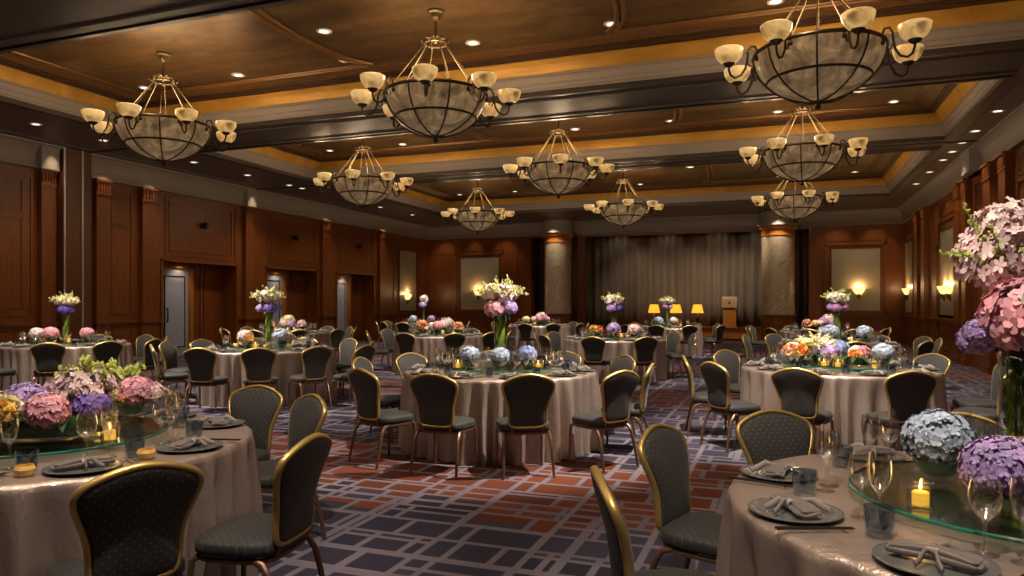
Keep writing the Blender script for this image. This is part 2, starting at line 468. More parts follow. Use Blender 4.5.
# bowed gilt mouldings on the coffer ceilings
mb = MB()
for (y0, y1) in COFFERS:
    a, b = y0 + .74, y1 - .74; h = (b - a)/2; ym = (a + b)/2
    for cx, half in ((-4.46, 2.12),):
        for sgn in (-1, 1):
            pts = []
            for i in range(25):
                t = -1 + i/12
                bow = .26*math.cos(t*PI/2*.92)
                if abs(t) > .8: bow -= .12*(abs(t) - .8)/.2*1.2
                pts.append((cx + sgn*(half + bow), ym + t*h, ZC - .012))
            for off in (0, .11):
                mb.tube([(p[0] + sgn*off, p[1], p[2]) for p in pts], .035, 8)
    for yy in (a, b):
        for off in (0, .1):
            mb.tube([(CX0 + .75, yy + off, ZC - .01), (-6.62, yy + off, ZC - .01)], .028, 8)
            mb.tube([(-2.3, yy + off, ZC - .01), (CX1 - .75, yy + off, ZC - .01)], .028, 8)
    for xx in (CX0 + .75, CX1 - .75):
        mb.tube([(xx, a, ZC - .01), (xx, b, ZC - .01)], .028, 8)
struct(mb.build('trim_7', M['crown'], smooth=True))

# plaster cove between the panelling and the soffit
COVE = [(.02, 4.37), (.13, 4.37), (.13, 4.40), (.10, 4.42), (.10, 4.46), (.06, 4.48), (.055, 4.58), (.07, 4.68), (.11, 4.77), (.17, 4.84), (.22, 4.87), (.27, 4.875), (.27, 4.91)]
mb = MB()
def run(W, a0, a1, k0=0, k1=0):
    for (d0, z0), (d1, z1) in zip(COVE, COVE[1:]):
        mb.quad(W(a0 + k0*d0, z0, d0), W(a1 - k1*d0, z0, d0), W(a1 - k1*d1, z1, d1), W(a0 + k0*d1, z1, d1))
run(WL, YN, YF, 0, 1); run(WR, YN, YF, 0, 1); run(WF, XL, XR, 1, 1)
for y in (11.26, 17.65): wbox(mb, WL, y - .21, y + .21, 4.37, ZS, 0, .22)
for y in (18.85,): wbox(mb, WR, y - .45, y + .45, 4.37, ZS, 0, .30)
struct(mb.build('trim_8', M['plaster'], smooth=False))

# ---- left wall: panelling with three door recesses
OPEN = [(14.45, 17.25), (18.5, 21.2), (22.33, 24.95)]
RD = .5
mb = MB()
edges = [YN] + [v for o in OPEN for v in o] + [YF + .2]
for i in range(0, len(edges), 2): wbox(mb, WL, edges[i], edges[i + 1], 0, ZW + .05, -.3, 0)
wbox(mb, WL, YN, YF + .2, ZW, ZS, -.3, 0)
for (a, b) in OPEN:
    wbox(mb, WL, a, b, 2.58, ZW + .05, -.3, 0)
    wbox(mb, WL, a - .1, b + .1, 2.58, 2.7, -RD - .1, -.3)
    wbox(mb, WL, a - .1, a, 0, 2.6, -RD - .1, -.3); wbox(mb, WL, b, b + .1, 0, 2.6, -RD - .1, -.3)
    wbox(mb, WL, a - .1, b + .1, 0, 2.6, -RD - .2, -RD)
    wframe(mb, WL, a - .02, b + .02, -.2, 2.64, .07, .03)                # architrave
    wframe(mb, WL, a + .25, b - .2, 2.85, 4.15, .04, .02)
    wframe(mb, WL, a + .12, b - .08, 2.72, 4.28, .03, .02)
    # the far side of the recess: stiles on the back wall
    for y in (a + 1.62, a + 1.85): wbox(mb, WL, y, y + .07, 0, 2.58, -RD, -RD + .05)
    wframe(mb, WL, a + 2.0, b - .12, .15, 2.45, .05, .03, -RD)
for (a, b) in ((6.2, 8.4), (8.6, 11.1), (12.85, 13.65), (25.6, 26.6)):
    wframe(mb, WL, a + .1, b - .1, 1.2, 4.2, .04, .02)
    if b - a < 1.2: wframe(mb, WL, a + .1, b - .1, 3.3, 3.42, .03, .02)
    else: wframe(mb, WL, a + .3, b - .3, 1.35, 3.3, .04, .02); wframe(mb, WL, a + .3, b - .3, 3.4, 4.1, .04, .02)
    wframe(mb, WL, a + .1, b - .1, .18, .92, .03, .02)
for a, b in ((YN, 14.43), (17.27, 18.48), (21.22, 22.31), (24.97, YF)):
    wbox(mb, WL, a, b, .99, 1.05, 0, .06); wbox(mb, WL, a, b, .0, .14, 0, .03)
wbox(mb, WL, 28.55, 29.5, 1.2, 4.2, 0, .02)
struct(mb.build('wall_left', M['wood'], smooth=False))

def pilaster(mb, W, a0, a1, d=.13, top=ZW):
    wbox(mb, W, a0, a1, 0, top - .02, 0, d)
    wbox(mb, W, a0 - .03, a1 + .03, 0, .16, 0, d + .03); wbox(mb, W, a0 - .025, a1 + .025, .98, 1.06, 0, d + .04)
    wbox(mb, W, a0 - .02, a1 + .02, top - .36, top - .33, 0, d + .025)
    n = 5
    for i in range(n):
        w = (a1 - a0)/n
        wbox(mb, W, a0 + w*(i + .22), a0 + w*(i + .78), top - .29, top - .09, 0, d + .02)
    wbox(mb, W, a0 - .03, a1 + .03, top - .06, top - .01, 0, d + .05)
mb = MB()
PIL_L = [(11.12, 11.46), (12.46, 12.84), (13.76, 14.20), (17.48, 17.82), (21.36, 21.78), (25.18, 25.54)]
for a, b in PIL_L: pilaster(mb, WL, a, b)
struct(mb.build('trim_9', M['wood'], smooth=False))
# movable-wall pocket with steel edges, rising right to the soffit
mb = MB(); wbox(mb, WL, 11.52, 12.20, 0, ZS, 0, .28); mb.cur = 1
for y in (11.51, 11.95): wbox(mb, WL, y, y + .035, 0, ZS, .28, .30)
struct(mb.build('trim_10', [M['wood_dark'], M['chrome']], smooth=False))
# doors in the recesses (all three alike)
for k, (a, b) in enumerate(OPEN):
    t = bpy.data.objects.new('door_%d' % (k + 1), None); COL.objects.link(t); struct(t)
    a0, a1 = a + .16, a + 1.38
    mb = MB(); wbox(mb, WL, a0, a1, .01, 2.42, -RD, -RD + .06); mb.build('door_leaf', M['door_grey'], t, smooth=False)
    mb = MB(); wbox(mb, WL, a0 + .38, a1 - .16, .28, 2.2, -RD + .061, -RD + .07); mb.build('glass_panel', M['door_glass'], t, smooth=False)
    mb = MB(); wframe(mb, WL, a0 + .36, a1 - .14, .26, 2.22, .03, .02, -RD + .06); mb.build('panel_frame', M['black'], t, smooth=False)
    mb = MB(); wframe(mb, WL, a0 + .05, a0 + .30, .75, 1.5, .02, .03, -RD + .06)
    mb.tube([WL(a0 + .43, .95, -RD + .08), WL(a0 + .43, 1.0, -RD + .13), WL(a0 + .43, 1.3, -RD + .13), WL(a0 + .43, 1.35, -RD + .08)], .016, 8)
    mb.build('door_handle', M['black'], t)
    mb = MB(); wbox(mb, WL, a0 - .12, a0 - .01, 0, 2.5, -RD, -RD + .09); wbox(mb, WL, a1 + .01, a1 + .14, 0, 2.5, -RD, -RD + .12)
    wbox(mb, WL, a0 - .12, a1 + .14, 2.43, 2.55, -RD, -RD + .12); mb.build('door_frame', M['wood_orange'], t, smooth=False)
    spot((XL - .22, a + 1.0, 2.56), 7, 130, .8, (1, .8, .6), (XL - .35, a + 1.0, 0), .04)

for k, (a, b) in enumerate(OPEN):
    mb = MB(); mb.lathe([(0, 0), (.05, 0), (.05, .02), (.03, .03), (.025, .09), (.055, .10), (.06, .20), (.045, .22), (0, .22)], 16); mb.v = [(z, y, x*1.6) for x, y, z in mb.v]
    o = mb.build('wall_fitting', M['black']); o.location = (XL + .002, (a + b)/2, 3.62)
    tag(o, 'small dark wall fitting on the panel above %s left-wall doorway' % ('the nearest', 'the middle', 'the farthest')[k], 'wall fitting')

# ---- right wall
mb = MB()
wbox(mb, WR, YN, YF + .2, 0, ZS, -.3, 0)
wbox(mb, WR, YN, YF, .99, 1.05, 0, .06); wbox(mb, WR, YN, YF, 0, .14, 0, .03)
wbox(mb, WR, 23.6, 24.5, .14, 3.0, 0, .02)
for a, b in ((27.3, 29.5), (21.0, 23.3), (13.2, 16.0), (10.2, 12.9), (7, 10)):
    wframe(mb, WR, a, b, 1.10, 3.75, .05, .035); wframe(mb, WR, a, b, 3.85, 4.25, .04, .02); wframe(mb, WR, a, b, .2, .92, .03, .02)
wframe(mb, WR, 23.5, 24.55, .14, 3.1, .06, .04); wframe(mb, WR, 18.3, 19.2, 1.1, 4.2, .05, .03)
struct(mb.build('wall_right', M['wood'], smooth=False))
mb = MB()
for a, b in ((26.0, 26.6), (24.75, 25.3), (20.2, 20.75), (19.5, 19.9), (17.4, 17.95), (16.3, 16.75), (12.95, 13.15)): pilaster(mb, WR, a, b, .15)
struct(mb.build('trim_11', M['wood'], smooth=False))

# ---- far wall with the stage opening
OX0, OX1 = -10.1, .95
mb = MB()
wbox(mb, WF, XL - .3, OX0, 0, ZS, -.3, 0); wbox(mb, WF, OX1, XR + .3, 0, ZS, -.3, 0); wbox(mb, WF, OX0, OX1, 4.28, ZS, -.3, 0)
for a0, a1 in ((XL, OX0), (OX1, XR)):
    wbox(mb, WF, a0, a1, .99, 1.05, 0, .06); wbox(mb, WF, a0, a1, 0, .14, 0, .03)
for a0, a1 in ((-13.75, -11.4), (1.5, 3.6)):
    wframe(mb, WF, a0, a1, 1.12, 3.72, .09, .04); wframe(mb, WF, a0, a1, 3.8, 4.25, .05, .02); wframe(mb, WF, a0, a1, .2, .92, .03, .02)
wframe(mb, WF, -14.95, -13.95, 1.12, 3.72, .05, .02); wframe(mb, WF, -11.2, -10.75, 1.12, 4.2, .04, .02)
wbox(mb, WF, OX0 - .55, OX0, 0, 4.32, 0, .12); wbox(mb, WF, OX1, OX1 + .45, 0, 4.32, 0, .12)
# wood return beside the left column
mb.box((-8.1, 29.7, 0), (-7.78, 30.0, 4.28))
struct(mb.build('wall_far', M['wood'], smooth=False))
mb = MB(); mb.box((XL - .3, 32, 0), (XR + .3, 32.1, 5)); mb.box((OX0 - .3, 29.9, 0), (OX0 - .2, 32, 5)); mb.box((OX1 + .2, 29.9, 0), (OX1 + .3, 32, 5))
struct(mb.build('wall_back', M['wood_dark'], smooth=False))
mb = MB(); mb.box((XL - .3, YN - .3, 0), (XR + .3, YN, 5.6)); struct(mb.build('wall_near', M['wood'], smooth=False))

# ---- stage, curtain, columns, lectern, lamps
t = thing('stage', 'low orange wooden stage platform in front of the pleated curtain', 'stage', (0, 0, 0))
mb = MB(); mb.box((-7.8, 29.5, .10), (-.72, 31.9, .47)); mb.build('stage_front', M['wood_orange'], t, smooth=False)
mb = MB(); mb.box((-7.8, 29.44, .47), (-.72, 31.9, .53)); mb.build('stage_deck', M['wood_dark'], t, smooth=False)
mb = MB(); mb.box((-7.8, 29.53, 0), (-.72, 31.9, .10)); mb.build('kick_board', M['wood_dark'], t, smooth=False)
random.seed(5)
mb = MB(); n = 900; vs = []; fs = []
xs = [OX0 - .15 + (OX1 - OX0 + .3)*i/n for i in range(n + 1)]
phs = 0; 
prof = []
for i, x in enumerate(xs):
    phs += .20 + .07*math.sin(i*.031) + random.uniform(-.02, .02)
    prof.append(30.95 + .11*math.sin(phs) + .03*math.sin(phs*.37 + 1))
for z, k in ((.535, 1), (1.6, .95), (3.2, .85), (4.75, .6)):
    for x, y in zip(xs, prof): vs.append((x, 30.95 + (y - 30.95)*k, z))
for r in range(3):
    for i in range(n): fs.append((r*(n + 1) + i, r*(n + 1) + i + 1, (r + 1)*(n + 1) + i + 1, (r + 1)*(n + 1) + i))
mb.add(vs, fs)
cu = mb.build('stage_curtain', M['curtain'], angle=80)
tag(cu, 'tall pleated taupe curtain hanging behind the stage', 'curtain')
sm = cu.modifiers.new('thickness', 'SOLIDIFY'); sm.thickness = .01

def column(x, y, r, label):
    t = thing('marble_column', label, 'column', (x, y, 0), kind='thing')
    mb = MB(); mb.lathe([(0, 0), (r + .06, 0), (r + .06, .16), (r + .02, .18), (r + .02, .98), (r + .06, 1.0), (r + .06, 1.05), (r, 1.07), (0, 1.07)], 48); mb.build('wooden_plinth', M['wood'], t)
    mb = MB(); mb.lathe([(r, 1.06), (r, 4.0)], 48); mb.build('shaft', M['marble'], t)
    mb = MB(); mb.lathe([(r, 3.98), (r + .025, 3.98), (r + .025, 4.03), (r + .005, 4.05), (r + .005, 4.20), (r + .05, 4.22), (r + .09, 4.27), (r + .09, 4.36)], 48); mb.build('capital', M['wood_orange'], t)
    mb = MB(); mb.lathe([(r + .09, 4.36), (r + .16, 4.37), (r + .16, 4.42), (r + .1, 4.44), (r + .05, 4.90)], 48); mb.build('cornice_ring', M['plaster'], t)
column(-8.75, 29.0, .56, 'cream marble column left of the stage, by the wood return')
column(-.14, 29.0, .59, 'cream marble column right of the stage, beside the lectern')

t = thing('lectern', 'wooden lectern with a pale top board standing on the stage', 'lectern', (-1.93, 29.85, .53))
mb = MB(); mb.box((-.245, -.2, 0), (.245, .2, .78)); mb.box((-.27, -.24, 0), (.27, .24, .06)); mb.build('body', M['wood_orange'], t, smooth=False)
mb = MB(); mb.add([(-.29, -.26, .78), (.29, -.26, .78), (.29, .24, .78), (-.29, .24, .78), (-.29, -.26, 1.13), (.29, -.26, 1.13), (.29, .24, 1.22), (-.29, .24, 1.22)],
    [(0, 3, 2, 1), (4, 5, 6, 7), (0, 1, 5, 4), (1, 2, 6, 5), (2, 3, 7, 6), (3, 0, 4, 7)]); mb.build('top_board', M['wood_light'], t, smooth=False)
mb = MB(); mb.lathe([(0, 0), (.055, 0), (.055, .010), (.045, .012), (0, .012)], 20)
e = mb.build('emblem', M['antique_brass'], t); e.rotation_euler = (PI/2, 0, 0); e.location = (0, -.26, .97)

def lamp_make():
    t = thing('table_lamp', '', 'lamp', (0, 0, 0), group='amber lamps on the stage')
    mb = MB(); mb.lathe([(0, 0), (.14, 0), (.14, .02), (.05, .04), (.03, .1), (.06, .2), (.075, .3), (.05, .42), (.02, .5), (0, .5)], 20); mb.build('base', M['black'], t)
    mb = MB(); mb.tube([(0, 0, .48), (0, 0, .86)], .012, 8); mb.build('stem', M['antique_brass'], t)
    mb = MB(); mb.lathe([(.24, .56), (.245, .56), (.165, .90), (.16, .90)], 28, closed=True); mb.build('lamp_shade', M['shade'], t)
    return t
lp = lamp_make()
for i, (u, lab) in enumerate(((654, 'leftmost'), (676, 'middle one'), (697.5, 'rightmost'))):
    dx = (u - 512)/725; r = (-ST + CT*dx, CT + ST*dx); k = 29.9/r[1]
    loc = (r[0]*k, 29.9, .53); label = 'lamp with glowing amber shade on stage, %s of the three' % lab
    if i == 0: lp.location = loc; lp['label'] = label
    else: dup(lp, loc, 0, label)
    point((loc[0], loc[1], loc[2] + .72), 6, (1, .6, .2), .05)

# pale wall panels / mirror and the sconces on them
def wall_panel(W, a0, a1, z0, z1, label, m='panel', name='wall_panel'):
    mb = MB(); wbox(mb, W, a0, a1, z0, z1, 0, .02)
    t = thing(name, label, 'wall panel' if m == 'panel' else 'mirror')
    mb.build('panel_face' if m == 'panel' else 'mirror_glass', M[m], t, smooth=False)
    mb = MB(); wframe(mb, W, a0 - .05, a1 + .05, z0 - .05, z1 + .05, .05, .035); mb.build('panel_frame', M['wood_dark'], t, smooth=False)
wall_panel(WL, 26.95, 28.4, 1.17, 3.72, 'narrow pale wall panel behind the sconce on the left wall')
wall_panel(WF, -13.46, -11.63, 1.2, 3.5, 'wide pale wall panel left of the left marble column')
wall_panel(WF, 1.74, 3.37, 1.2, 3.5, 'wide pale wall panel right of the right marble column')
wall_panel(WR, 27.6, 29.2, 1.17, 3.6, 'narrow pale wall panel on the right wall by the corner')
wall_panel(WR, 21.1, 23.1, 1.15, 3.45, 'tall pale panel standing in for a mirror behind the right-wall double sconce')  # mirror made as a pale panel, its reflected brightness put into the colour
def sconce(W, a, z, rz, label, k=1.0):
    t = thing('wall_sconce', label, 'wall lamp', W(a, z, .02), rz, group='glowing glass wall sconces')
    mb = MB()   # half bowl opening upward; local +Y points into the room
    n = 17; prof = [(.03, -.15), (.09, -.13), (.15, -.06), (.19, .02), (.21, .07)]
    vs = []; fs = []
    for i in range(n):
        q = PI*i/(n - 1)
        for j, (r, zz) in enumerate(prof): vs.append((r*k*math.cos(q)*(1 + .03*(i % 2)), .02 + r*k*.8*math.sin(q)*(1 + .04*(i % 2)), zz*k))
    L = len(prof)
    for i in range(n - 1):
        for j in range(L - 1): fs.append((i*L + j, (i + 1)*L + j, (i + 1)*L + j + 1, i*L + j + 1))
    mb.add(vs, fs); mb.build('glass_shade', M['sconce_shade'], t)
    mb = MB(); mb.box((-.04, 0, -.34), (.04, .03, -.1)); mb.tube([(0, .02, -.32), (0, .06, -.25), (0, .06, -.14)], [.012, .025, .04], 8); mb.build('bracket', M['antique_brass'], t)
    p = W(a, z + .12, .16); point(p, 8, (1, .62, .26), .05)
sconce(WL, 27.6, 1.78, -PI/2, 'glowing wall sconce on the narrow panel of the left wall')
sconce(WF, -12.6, 1.98, PI, 'glowing wall sconce on the panel behind the tall centre bouquet')
sconce(WF, 2.66, 1.96, PI, 'glowing wall sconce on the panel behind the mauve bouquet')
sconce(WR, 28.6, 1.92, PI/2, 'glowing wall sconce on the narrow right wall panel by the corner')
sconce(WR, 22.45, 1.86, PI/2, 'crystal wall sconce on the right wall tall panel, far one of two', 1.0)
sconce(WR, 21.75, 1.86, PI/2, 'crystal wall sconce on the right wall tall panel, near one of two', 1.0)

# recessed downlights
def dl_make():
    t = thing('recessed_downlight', '', 'downlight', (0, 0, 0), group='recessed ceiling downlights')
    mb = MB(); mb.lathe([(.075, 0), (.115, 0), (.115, -.012), (.075, -.012)], 24, closed=True); mb.build('trim_ring', M['white_metal'], t)
    mb = MB(); mb.lathe([(0, -.004), (.078, -.004), (.078, .0), (0, .0)], 20); mb.build('lens', M['lens'], t)
    return t
DL = dl_make(); dl_used = [False]
NTH = ['nearest', 'second nearest', 'third nearest', 'fourth nearest', 'fifth nearest', 'sixth nearest', 'seventh nearest', 'eighth nearest', 'ninth nearest']
def downlight(x, y, z, label):
    if not dl_used[0]: DL.location = (x, y, z); DL['label'] = label; dl_used[0] = True
    else: dup(DL, (x, y, z), 0, label)
for i, y in enumerate((9.86, 11.34, 13.85, 15.74, 17.5, 18.1, 20.6, 22.6, 25.0)):
    downlight(-13.43, y, ZS, 'round downlight in the left ceiling border, %s of that row' % NTH[i])
for i, y in enumerate((15.2, 16.8, 17.9, 18.9, 19.9, 21.6, 23.6)):
    downlight(3.62, y, ZS, 'round downlight in the right ceiling border, %s of that row' % NTH[i])
CNAME = ['', 'nearest', 'middle', 'farthest']
for k in (1, 2, 3):
    y0, y1 = COFFERS[k]; n = 0
    for x in (-11.2, -9.02, -6.81, -4.5, -2.31, -.08, 2.1):
        downlight(x, y1 - 1.02, ZC, 'round downlight along far edge of %s gold coffer, %s' % (CNAME[k], ORD[n])); n += 1
    for x, s in ((-6.38, 'left'), (-2.55, 'right')):
        downlight(x, (y0 + y1)/2 + .05, ZC, 'round downlight by the %s bowed moulding of %s gold coffer' % (s, CNAME[k]))
# ================================================================== CHANDELIERS
def chandelier_make():
    t = thing('chandelier', '', 'chandelier', (0, 0, 0), group='alabaster bowl chandeliers')   # base of the Empty: the ceiling
    Z = lambda z: z - ZC
    mb = MB(); mb.lathe([(0, Z(5.51)), (.115, Z(5.51)), (.115, Z(5.485)), (.075, Z(5.465)), (.065, Z(5.41)), (.04, Z(5.385)), (.02, Z(5.375)), (0, Z(5.375))], 24); mb.build('canopy', M['antique_brass'], t)
    mb = MB(); mb.tube([(0, 0, Z(5.38)), (0, 0, Z(5.10))], .012, 8)
    for i in range(6): mb.tube([(.018*math.cos(a), .018*math.sin(a), Z(5.34 - .042*i) + .02*math.sin(a)) for a in [2*PI*k/8 for k in range(8)]], .006, 5, closed=True)
    mb.build('hanging_rod', M['antique_brass'], t)
    mb = MB(); mb.tube([(.15*math.cos(a), .15*math.sin(a), Z(5.06)) for a in [2*PI*k/32 for k in range(32)]], .018, 8, closed=True)
    for k in range(8):
        a = 2*PI*k/8; ca, sa = math.cos(a), math.sin(a)
        mb.tube([(r*ca, r*sa, Z(z)) for r, z in ((.02, 5.12), (.08, 5.16), (.14, 5.12), (.19, 5.11), (.21, 5.07), (.17, 5.04))], .011, 6)
    mb.sphere((0, 0, Z(5.09)), .035, 10, 6); mb.build('crown_ring', M['antique_brass'], t)
    RB = .70
    bp = [(.02, 3.775), (.12, 3.79), (.25, 3.835), (.37, 3.90), (.47, 3.98), (.56, 4.085), (.63, 4.20), (.675, 4.32), (.695, 4.42), (RB, 4.48)]
    bp = [(r, 3.775 + (z - 3.775)*.80) for r, z in bp]
    mb = MB(); mb.lathe([(r, Z(z)) for r, z in bp] + [(r - .02, Z(z) + .012) for r, z in bp[::-1]], 48); mb.build('bowl', M['bowl'], t)
    def rad(k): return 2*PI*(k + .5)/8 + math.radians(19)
    mb = MB()
    for k in range(8):
        a = rad(k); ca, sa = math.cos(a), math.sin(a)
        mb.tube([((r + .012)*ca, (r + .012)*sa, Z(z) - .006) for r, z in bp], .0115, 6)
    for r, z, q in ((RB + .006, 4.34, .022), (.565, 4.022, .016)):
        mb.tube([(r*math.cos(a), r*math.sin(a), Z(z)) for a in [2*PI*k/48 for k in range(48)]], q, 8, closed=True)
    mb.build('bowl_cage', M['bronze'], t)
    mb = MB(); mb.lathe([(0, Z(3.68)), (.025, Z(3.69)), (.035, Z(3.715)), (.02, Z(3.74)), (.05, Z(3.76)), (.07, Z(3.785)), (.03, Z(3.80))], 16); mb.build('finial', M['bronze'], t)
    for k in range(8):
        a = rad(k)
        mb = MB(); mb.tube([(.15*math.cos(a), .15*math.sin(a), Z(5.05)), (.66*math.cos(a), .66*math.sin(a), Z(4.36))], .0075, 6)
        mb.sphere((.66*math.cos(a), .66*math.sin(a), Z(4.37)), .025, 8, 6); mb.build('suspension_rod', M['antique_brass'], t)
    arm = MB(); cup = MB(); hold = MB()
    pts = [(.70, 4.28), (.69, 4.36), (.72, 4.42), (.77, 4.42), (.80, 4.36), (.81, 4.27), (.83, 4.17), (.88, 4.09), (.95, 4.06), (1.0, 4.09), (1.02, 4.15), (1.02, 4.20)]
    arm.tube([(r, 0, Z(z)) for r, z in pts], .014, 6)
    arm.tube([(.81, 0, Z(4.25)), (.78, 0, Z(4.19)), (.74, 0, Z(4.21)), (.755, 0, Z(4.26))], .009, 5)
    arm.sphere((.70, 0, Z(4.28)), .03, 8, 6)
    hold.lathe([(0, Z(4.18)), (.03, Z(4.185)), (.055, Z(4.205)), (.07, Z(4.225)), (0, Z(4.23))], 16, (1.02, 0, 0))
    cp = [(.05, 4.222), (.10, 4.245), (.135, 4.285), (.155, 4.335), (.163, 4.385)]
    cup.lathe([(r, Z(z)) for r, z in cp] + [(r - .012, Z(z) + .01) for r, z in cp[::-1]], 28, (1.02, 0, 0))
    am, cm, hm = arm.mesh('arm', M['bronze']), cup.mesh('cup', M['cup']), hold.mesh('cup_holder', M['bronze'])
    for k in range(8):
        a = 2*PI*k/8 + math.radians(19)
        ao = link('arm', am, t, rz=a); link('cup', cm, ao); link('cup_holder', hm, ao)
    return t
CH = chandelier_make()
CHX = {'nearest row': (-9.40, -4.5, .39), 'middle row': (-9.22, -4.44, .36), 'farthest row': (-9.1, -4.4, .33)}
CHY = [('nearest row', 9.05), ('middle row', 14.75), ('farthest row', 21.3)]
first = True
for rn, y in CHY:
    for xn, x in zip(('left', 'middle', 'right'), CHX[rn]):
        lab = 'alabaster bowl chandelier with eight lit cups, %s one of the %s' % (xn, rn)
        if first: CH.location = (x, y, ZC); CH['label'] = lab; first = False
        else: dup(CH, (x, y, ZC), 0, lab)

# ================================================================== CHAIRS
def chair_make():
    t = thing('banquet_chair', '', 'chair', (0, 0, 0), group='banquet chairs around the round tables')
    HB0, HB1 = .415, .865
    half = [(0, .0), (.0, .07), (.010, .115), (.035, .143), (.09, .156), (.20, .158), (.34, .161), (.47, .174), (.59, .195), (.70, .214), (.785, .220), (.845, .211), (.885, .188), (.92, .155), (.955, .115), (.98, .072), (.994, .035), (1, 0)]
    right = [(w, f) for f, w in half]
    outline = right[1:-1] + [(0, 1)] + [(-w, f) for w, f in right[1:-1][::-1]]
    def smooth(o, k=2):
        for _ in range(k):
            r = []
            for i in range(len(o)):
                p, q = o[i], o[(i + 1) % len(o)]
                r += [(.75*p[0] + .25*q[0], .75*p[1] + .25*q[1]), (.25*p[0] + .75*q[0], .25*p[1] + .75*q[1])]
            o = r
        return o
    outline = smooth(outline, 1)
    def mp(a, f, d):
        z = HB0 + (HB1 - HB0)*f
        y = -.205 - .095*f + .03*math.sin(f*PI) - .25*a*a*(-.35) + d
        return (a, y, z)
    mb = MB(); mb.pillow([(a*.955, .5 + (f - .5)*.965) for a, f in outline], .012, -.012, .024, mp); mb.build('backrest', M['chair_back'], t, angle=60)
    mb = MB(); P = [mp(a, f, 0) for a, f in outline]; mb.tube(P, .013, 8, closed=True, flat=1.25); mb.build('gilt_edge', M['gilt'], t, angle=60)
    so = []
    for i in range(40):
        q = 2*PI*i/40; c, s_ = math.cos(q), math.sin(q)
        e = .55
        x = .225*math.copysign(abs(c)**e, c); y = .205*math.copysign(abs(s_)**e, s_)
        x *= 1 + .35*(y + .0)*.6
        so.append((x, y - .01))
    mb = MB(); mb.pillow(so, .428, .395, .042, lambda a, b, d: (a, b, d)); mb.build('seat', M['chair_seat'], t, angle=60)
    mb = MB(); mb.tube([(x*.9, y*.9, .362) for x, y in so], .013, 6, closed=True); mb.tube([(-.15, -.03, .362), (.15, -.03, .362)], .011, 6)
    for sx in (-1, 1): mb.tube([(sx*.12, -.13, .362), (sx*.125, -.19, .375), (sx*.13, -.207, .43), (sx*.13, -.215, .50)], .012, 6)
    mb.build('seat_frame', M['leg_bronze'], t)
    for sx in (-1, 1):
        mb = MB(); mb.tube([(sx*.15, -.03, .362), (sx*.185, -.11, .368), (sx*.197, -.165, .352), (sx*.203, -.20, .30), (sx*.208, -.225, .20), (sx*.213, -.255, .06), (sx*.215, -.265, .0)], [.014, .015, .016, .0155, .0145, .0125, .012], 8); mb.build('leg', M['leg_bronze'], t)
    for sx in (-1, 1):
        mb = MB(); mb.tube([(sx*.19, .14, .37), (sx*.20, .165, .35), (sx*.203, .172, .28), (sx*.205, .178, .0)], [.014, .015, .014, .011], 8); mb.build('leg', M['leg_bronze'], t)
    return t
CHAIR = chair_make(); chair_used = [False]
BACK = .305                     # from a chair's origin to the top of its back

# ================================================================== TABLES
R_TOP, TZ = .985, .765
def cloth_mesh(seed):
    rnd = random.Random(seed); n = 288
    fold = [0]*n; 
    k = 0
    while k < n:
        w = rnd.randint(6, 12); amp = rnd.uniform(.5, 1.0)
        for i in range(w):
            if k + i < n: fold[k + i] = amp*math.sin(PI*i/w)**1.7
        k += w
    wob = [rnd.uniform(0, 6.28) for _ in range(4)]
    mb = MB(); rows = []
    prof = [(.25, TZ, 0), (.6, TZ, 0), (.9, TZ, 0), (R_TOP - .035, TZ, 0), (R_TOP - .012, TZ - .003, .01), (R_TOP, TZ - .014, .05), (R_TOP + .004, TZ - .04, .12), (R_TOP + .006, TZ - .09, .3), (R_TOP + .008, TZ - .17, .55),
            (R_TOP + .012, TZ - .28, .75), (R_TOP + .016, TZ - .42, .9), (R_TOP + .02, TZ - .58, 1), (R_TOP + .024, TZ - .70, 1.05), (R_TOP + .03, .006, 1.12)]
    vs = [(0, 0, TZ)]; fs = []
    for r, z, g in prof:
        rows.append(len(vs))
        for i in range(n):
            a = 2*PI*i/n
            rr = r + g*(.125*fold[i] - .07) + g*.008*math.sin(5*a + wob[0])
            da = g*.010*math.sin(23*a + wob[1] + z*3)
            vs.append((rr*math.cos(a + da), rr*math.sin(a + da), z + (0 if g or r > .95 else .0)))
    for i in range(n):
        fs.append((0, rows[0] + i, rows[0] + (i + 1) % n))
        for j in range(len(prof) - 1):
            fs.append((rows[j] + i, rows[j + 1] + i, rows[j + 1] + (i + 1) % n, rows[j] + (i + 1) % n))
    mb.add(vs, fs)
    return mb.mesh('tablecloth', M['satin'], angle=75)
CLOTHS = [cloth_mesh(s) for s in (3, 8, 21)]
def table_make():
    t = thing('banquet_table', '', 'table', (0, 0, 0), group='round banquet tables')
    mb = MB(); mb.lathe([(0, TZ - .035), (.955, TZ - .035), (.96, TZ - .03), (.96, TZ - .012), (.955, TZ - .006), (0, TZ - .006)], 64); mb.build('tabletop', M['wood_dark'], t)
    mb = MB(); mb.lathe([(0, 0), (.34, 0), (.34, .03), (.08, .06), (.055, .2), (.055, .6), (.2, TZ - .035), (0, TZ - .035)], 24); mb.build('pedestal', M['black'], t)
    return t
TABLE = table_make(); table_used = [False]

# glass turntable
def turntable_make():
    t = thing('glass_turntable', '', 'turntable', (0, 0, 0), group='round glass turntables')
    mb = MB(); mb.lathe([(0, .030), (.565, .030)], 72); mb.lathe([(0, .042), (.565, .042)], 72); mb.build('glass_top', M['glass_green'], t)
    mb = MB(); mb.lathe([(.5655, .0295), (.570, .033), (.570, .039), (.5655, .0425)], 96); mb.build('polished_edge', M['glass_edge'], t)
    mb = MB(); mb.lathe([(0, 0), (.16, 0), (.16, .012), (.10, .018), (.10, .029), (0, .029)], 32); mb.build('swivel_base', M['chrome'], t)
    return t
TURN = turntable_make(); turn_used = [False]

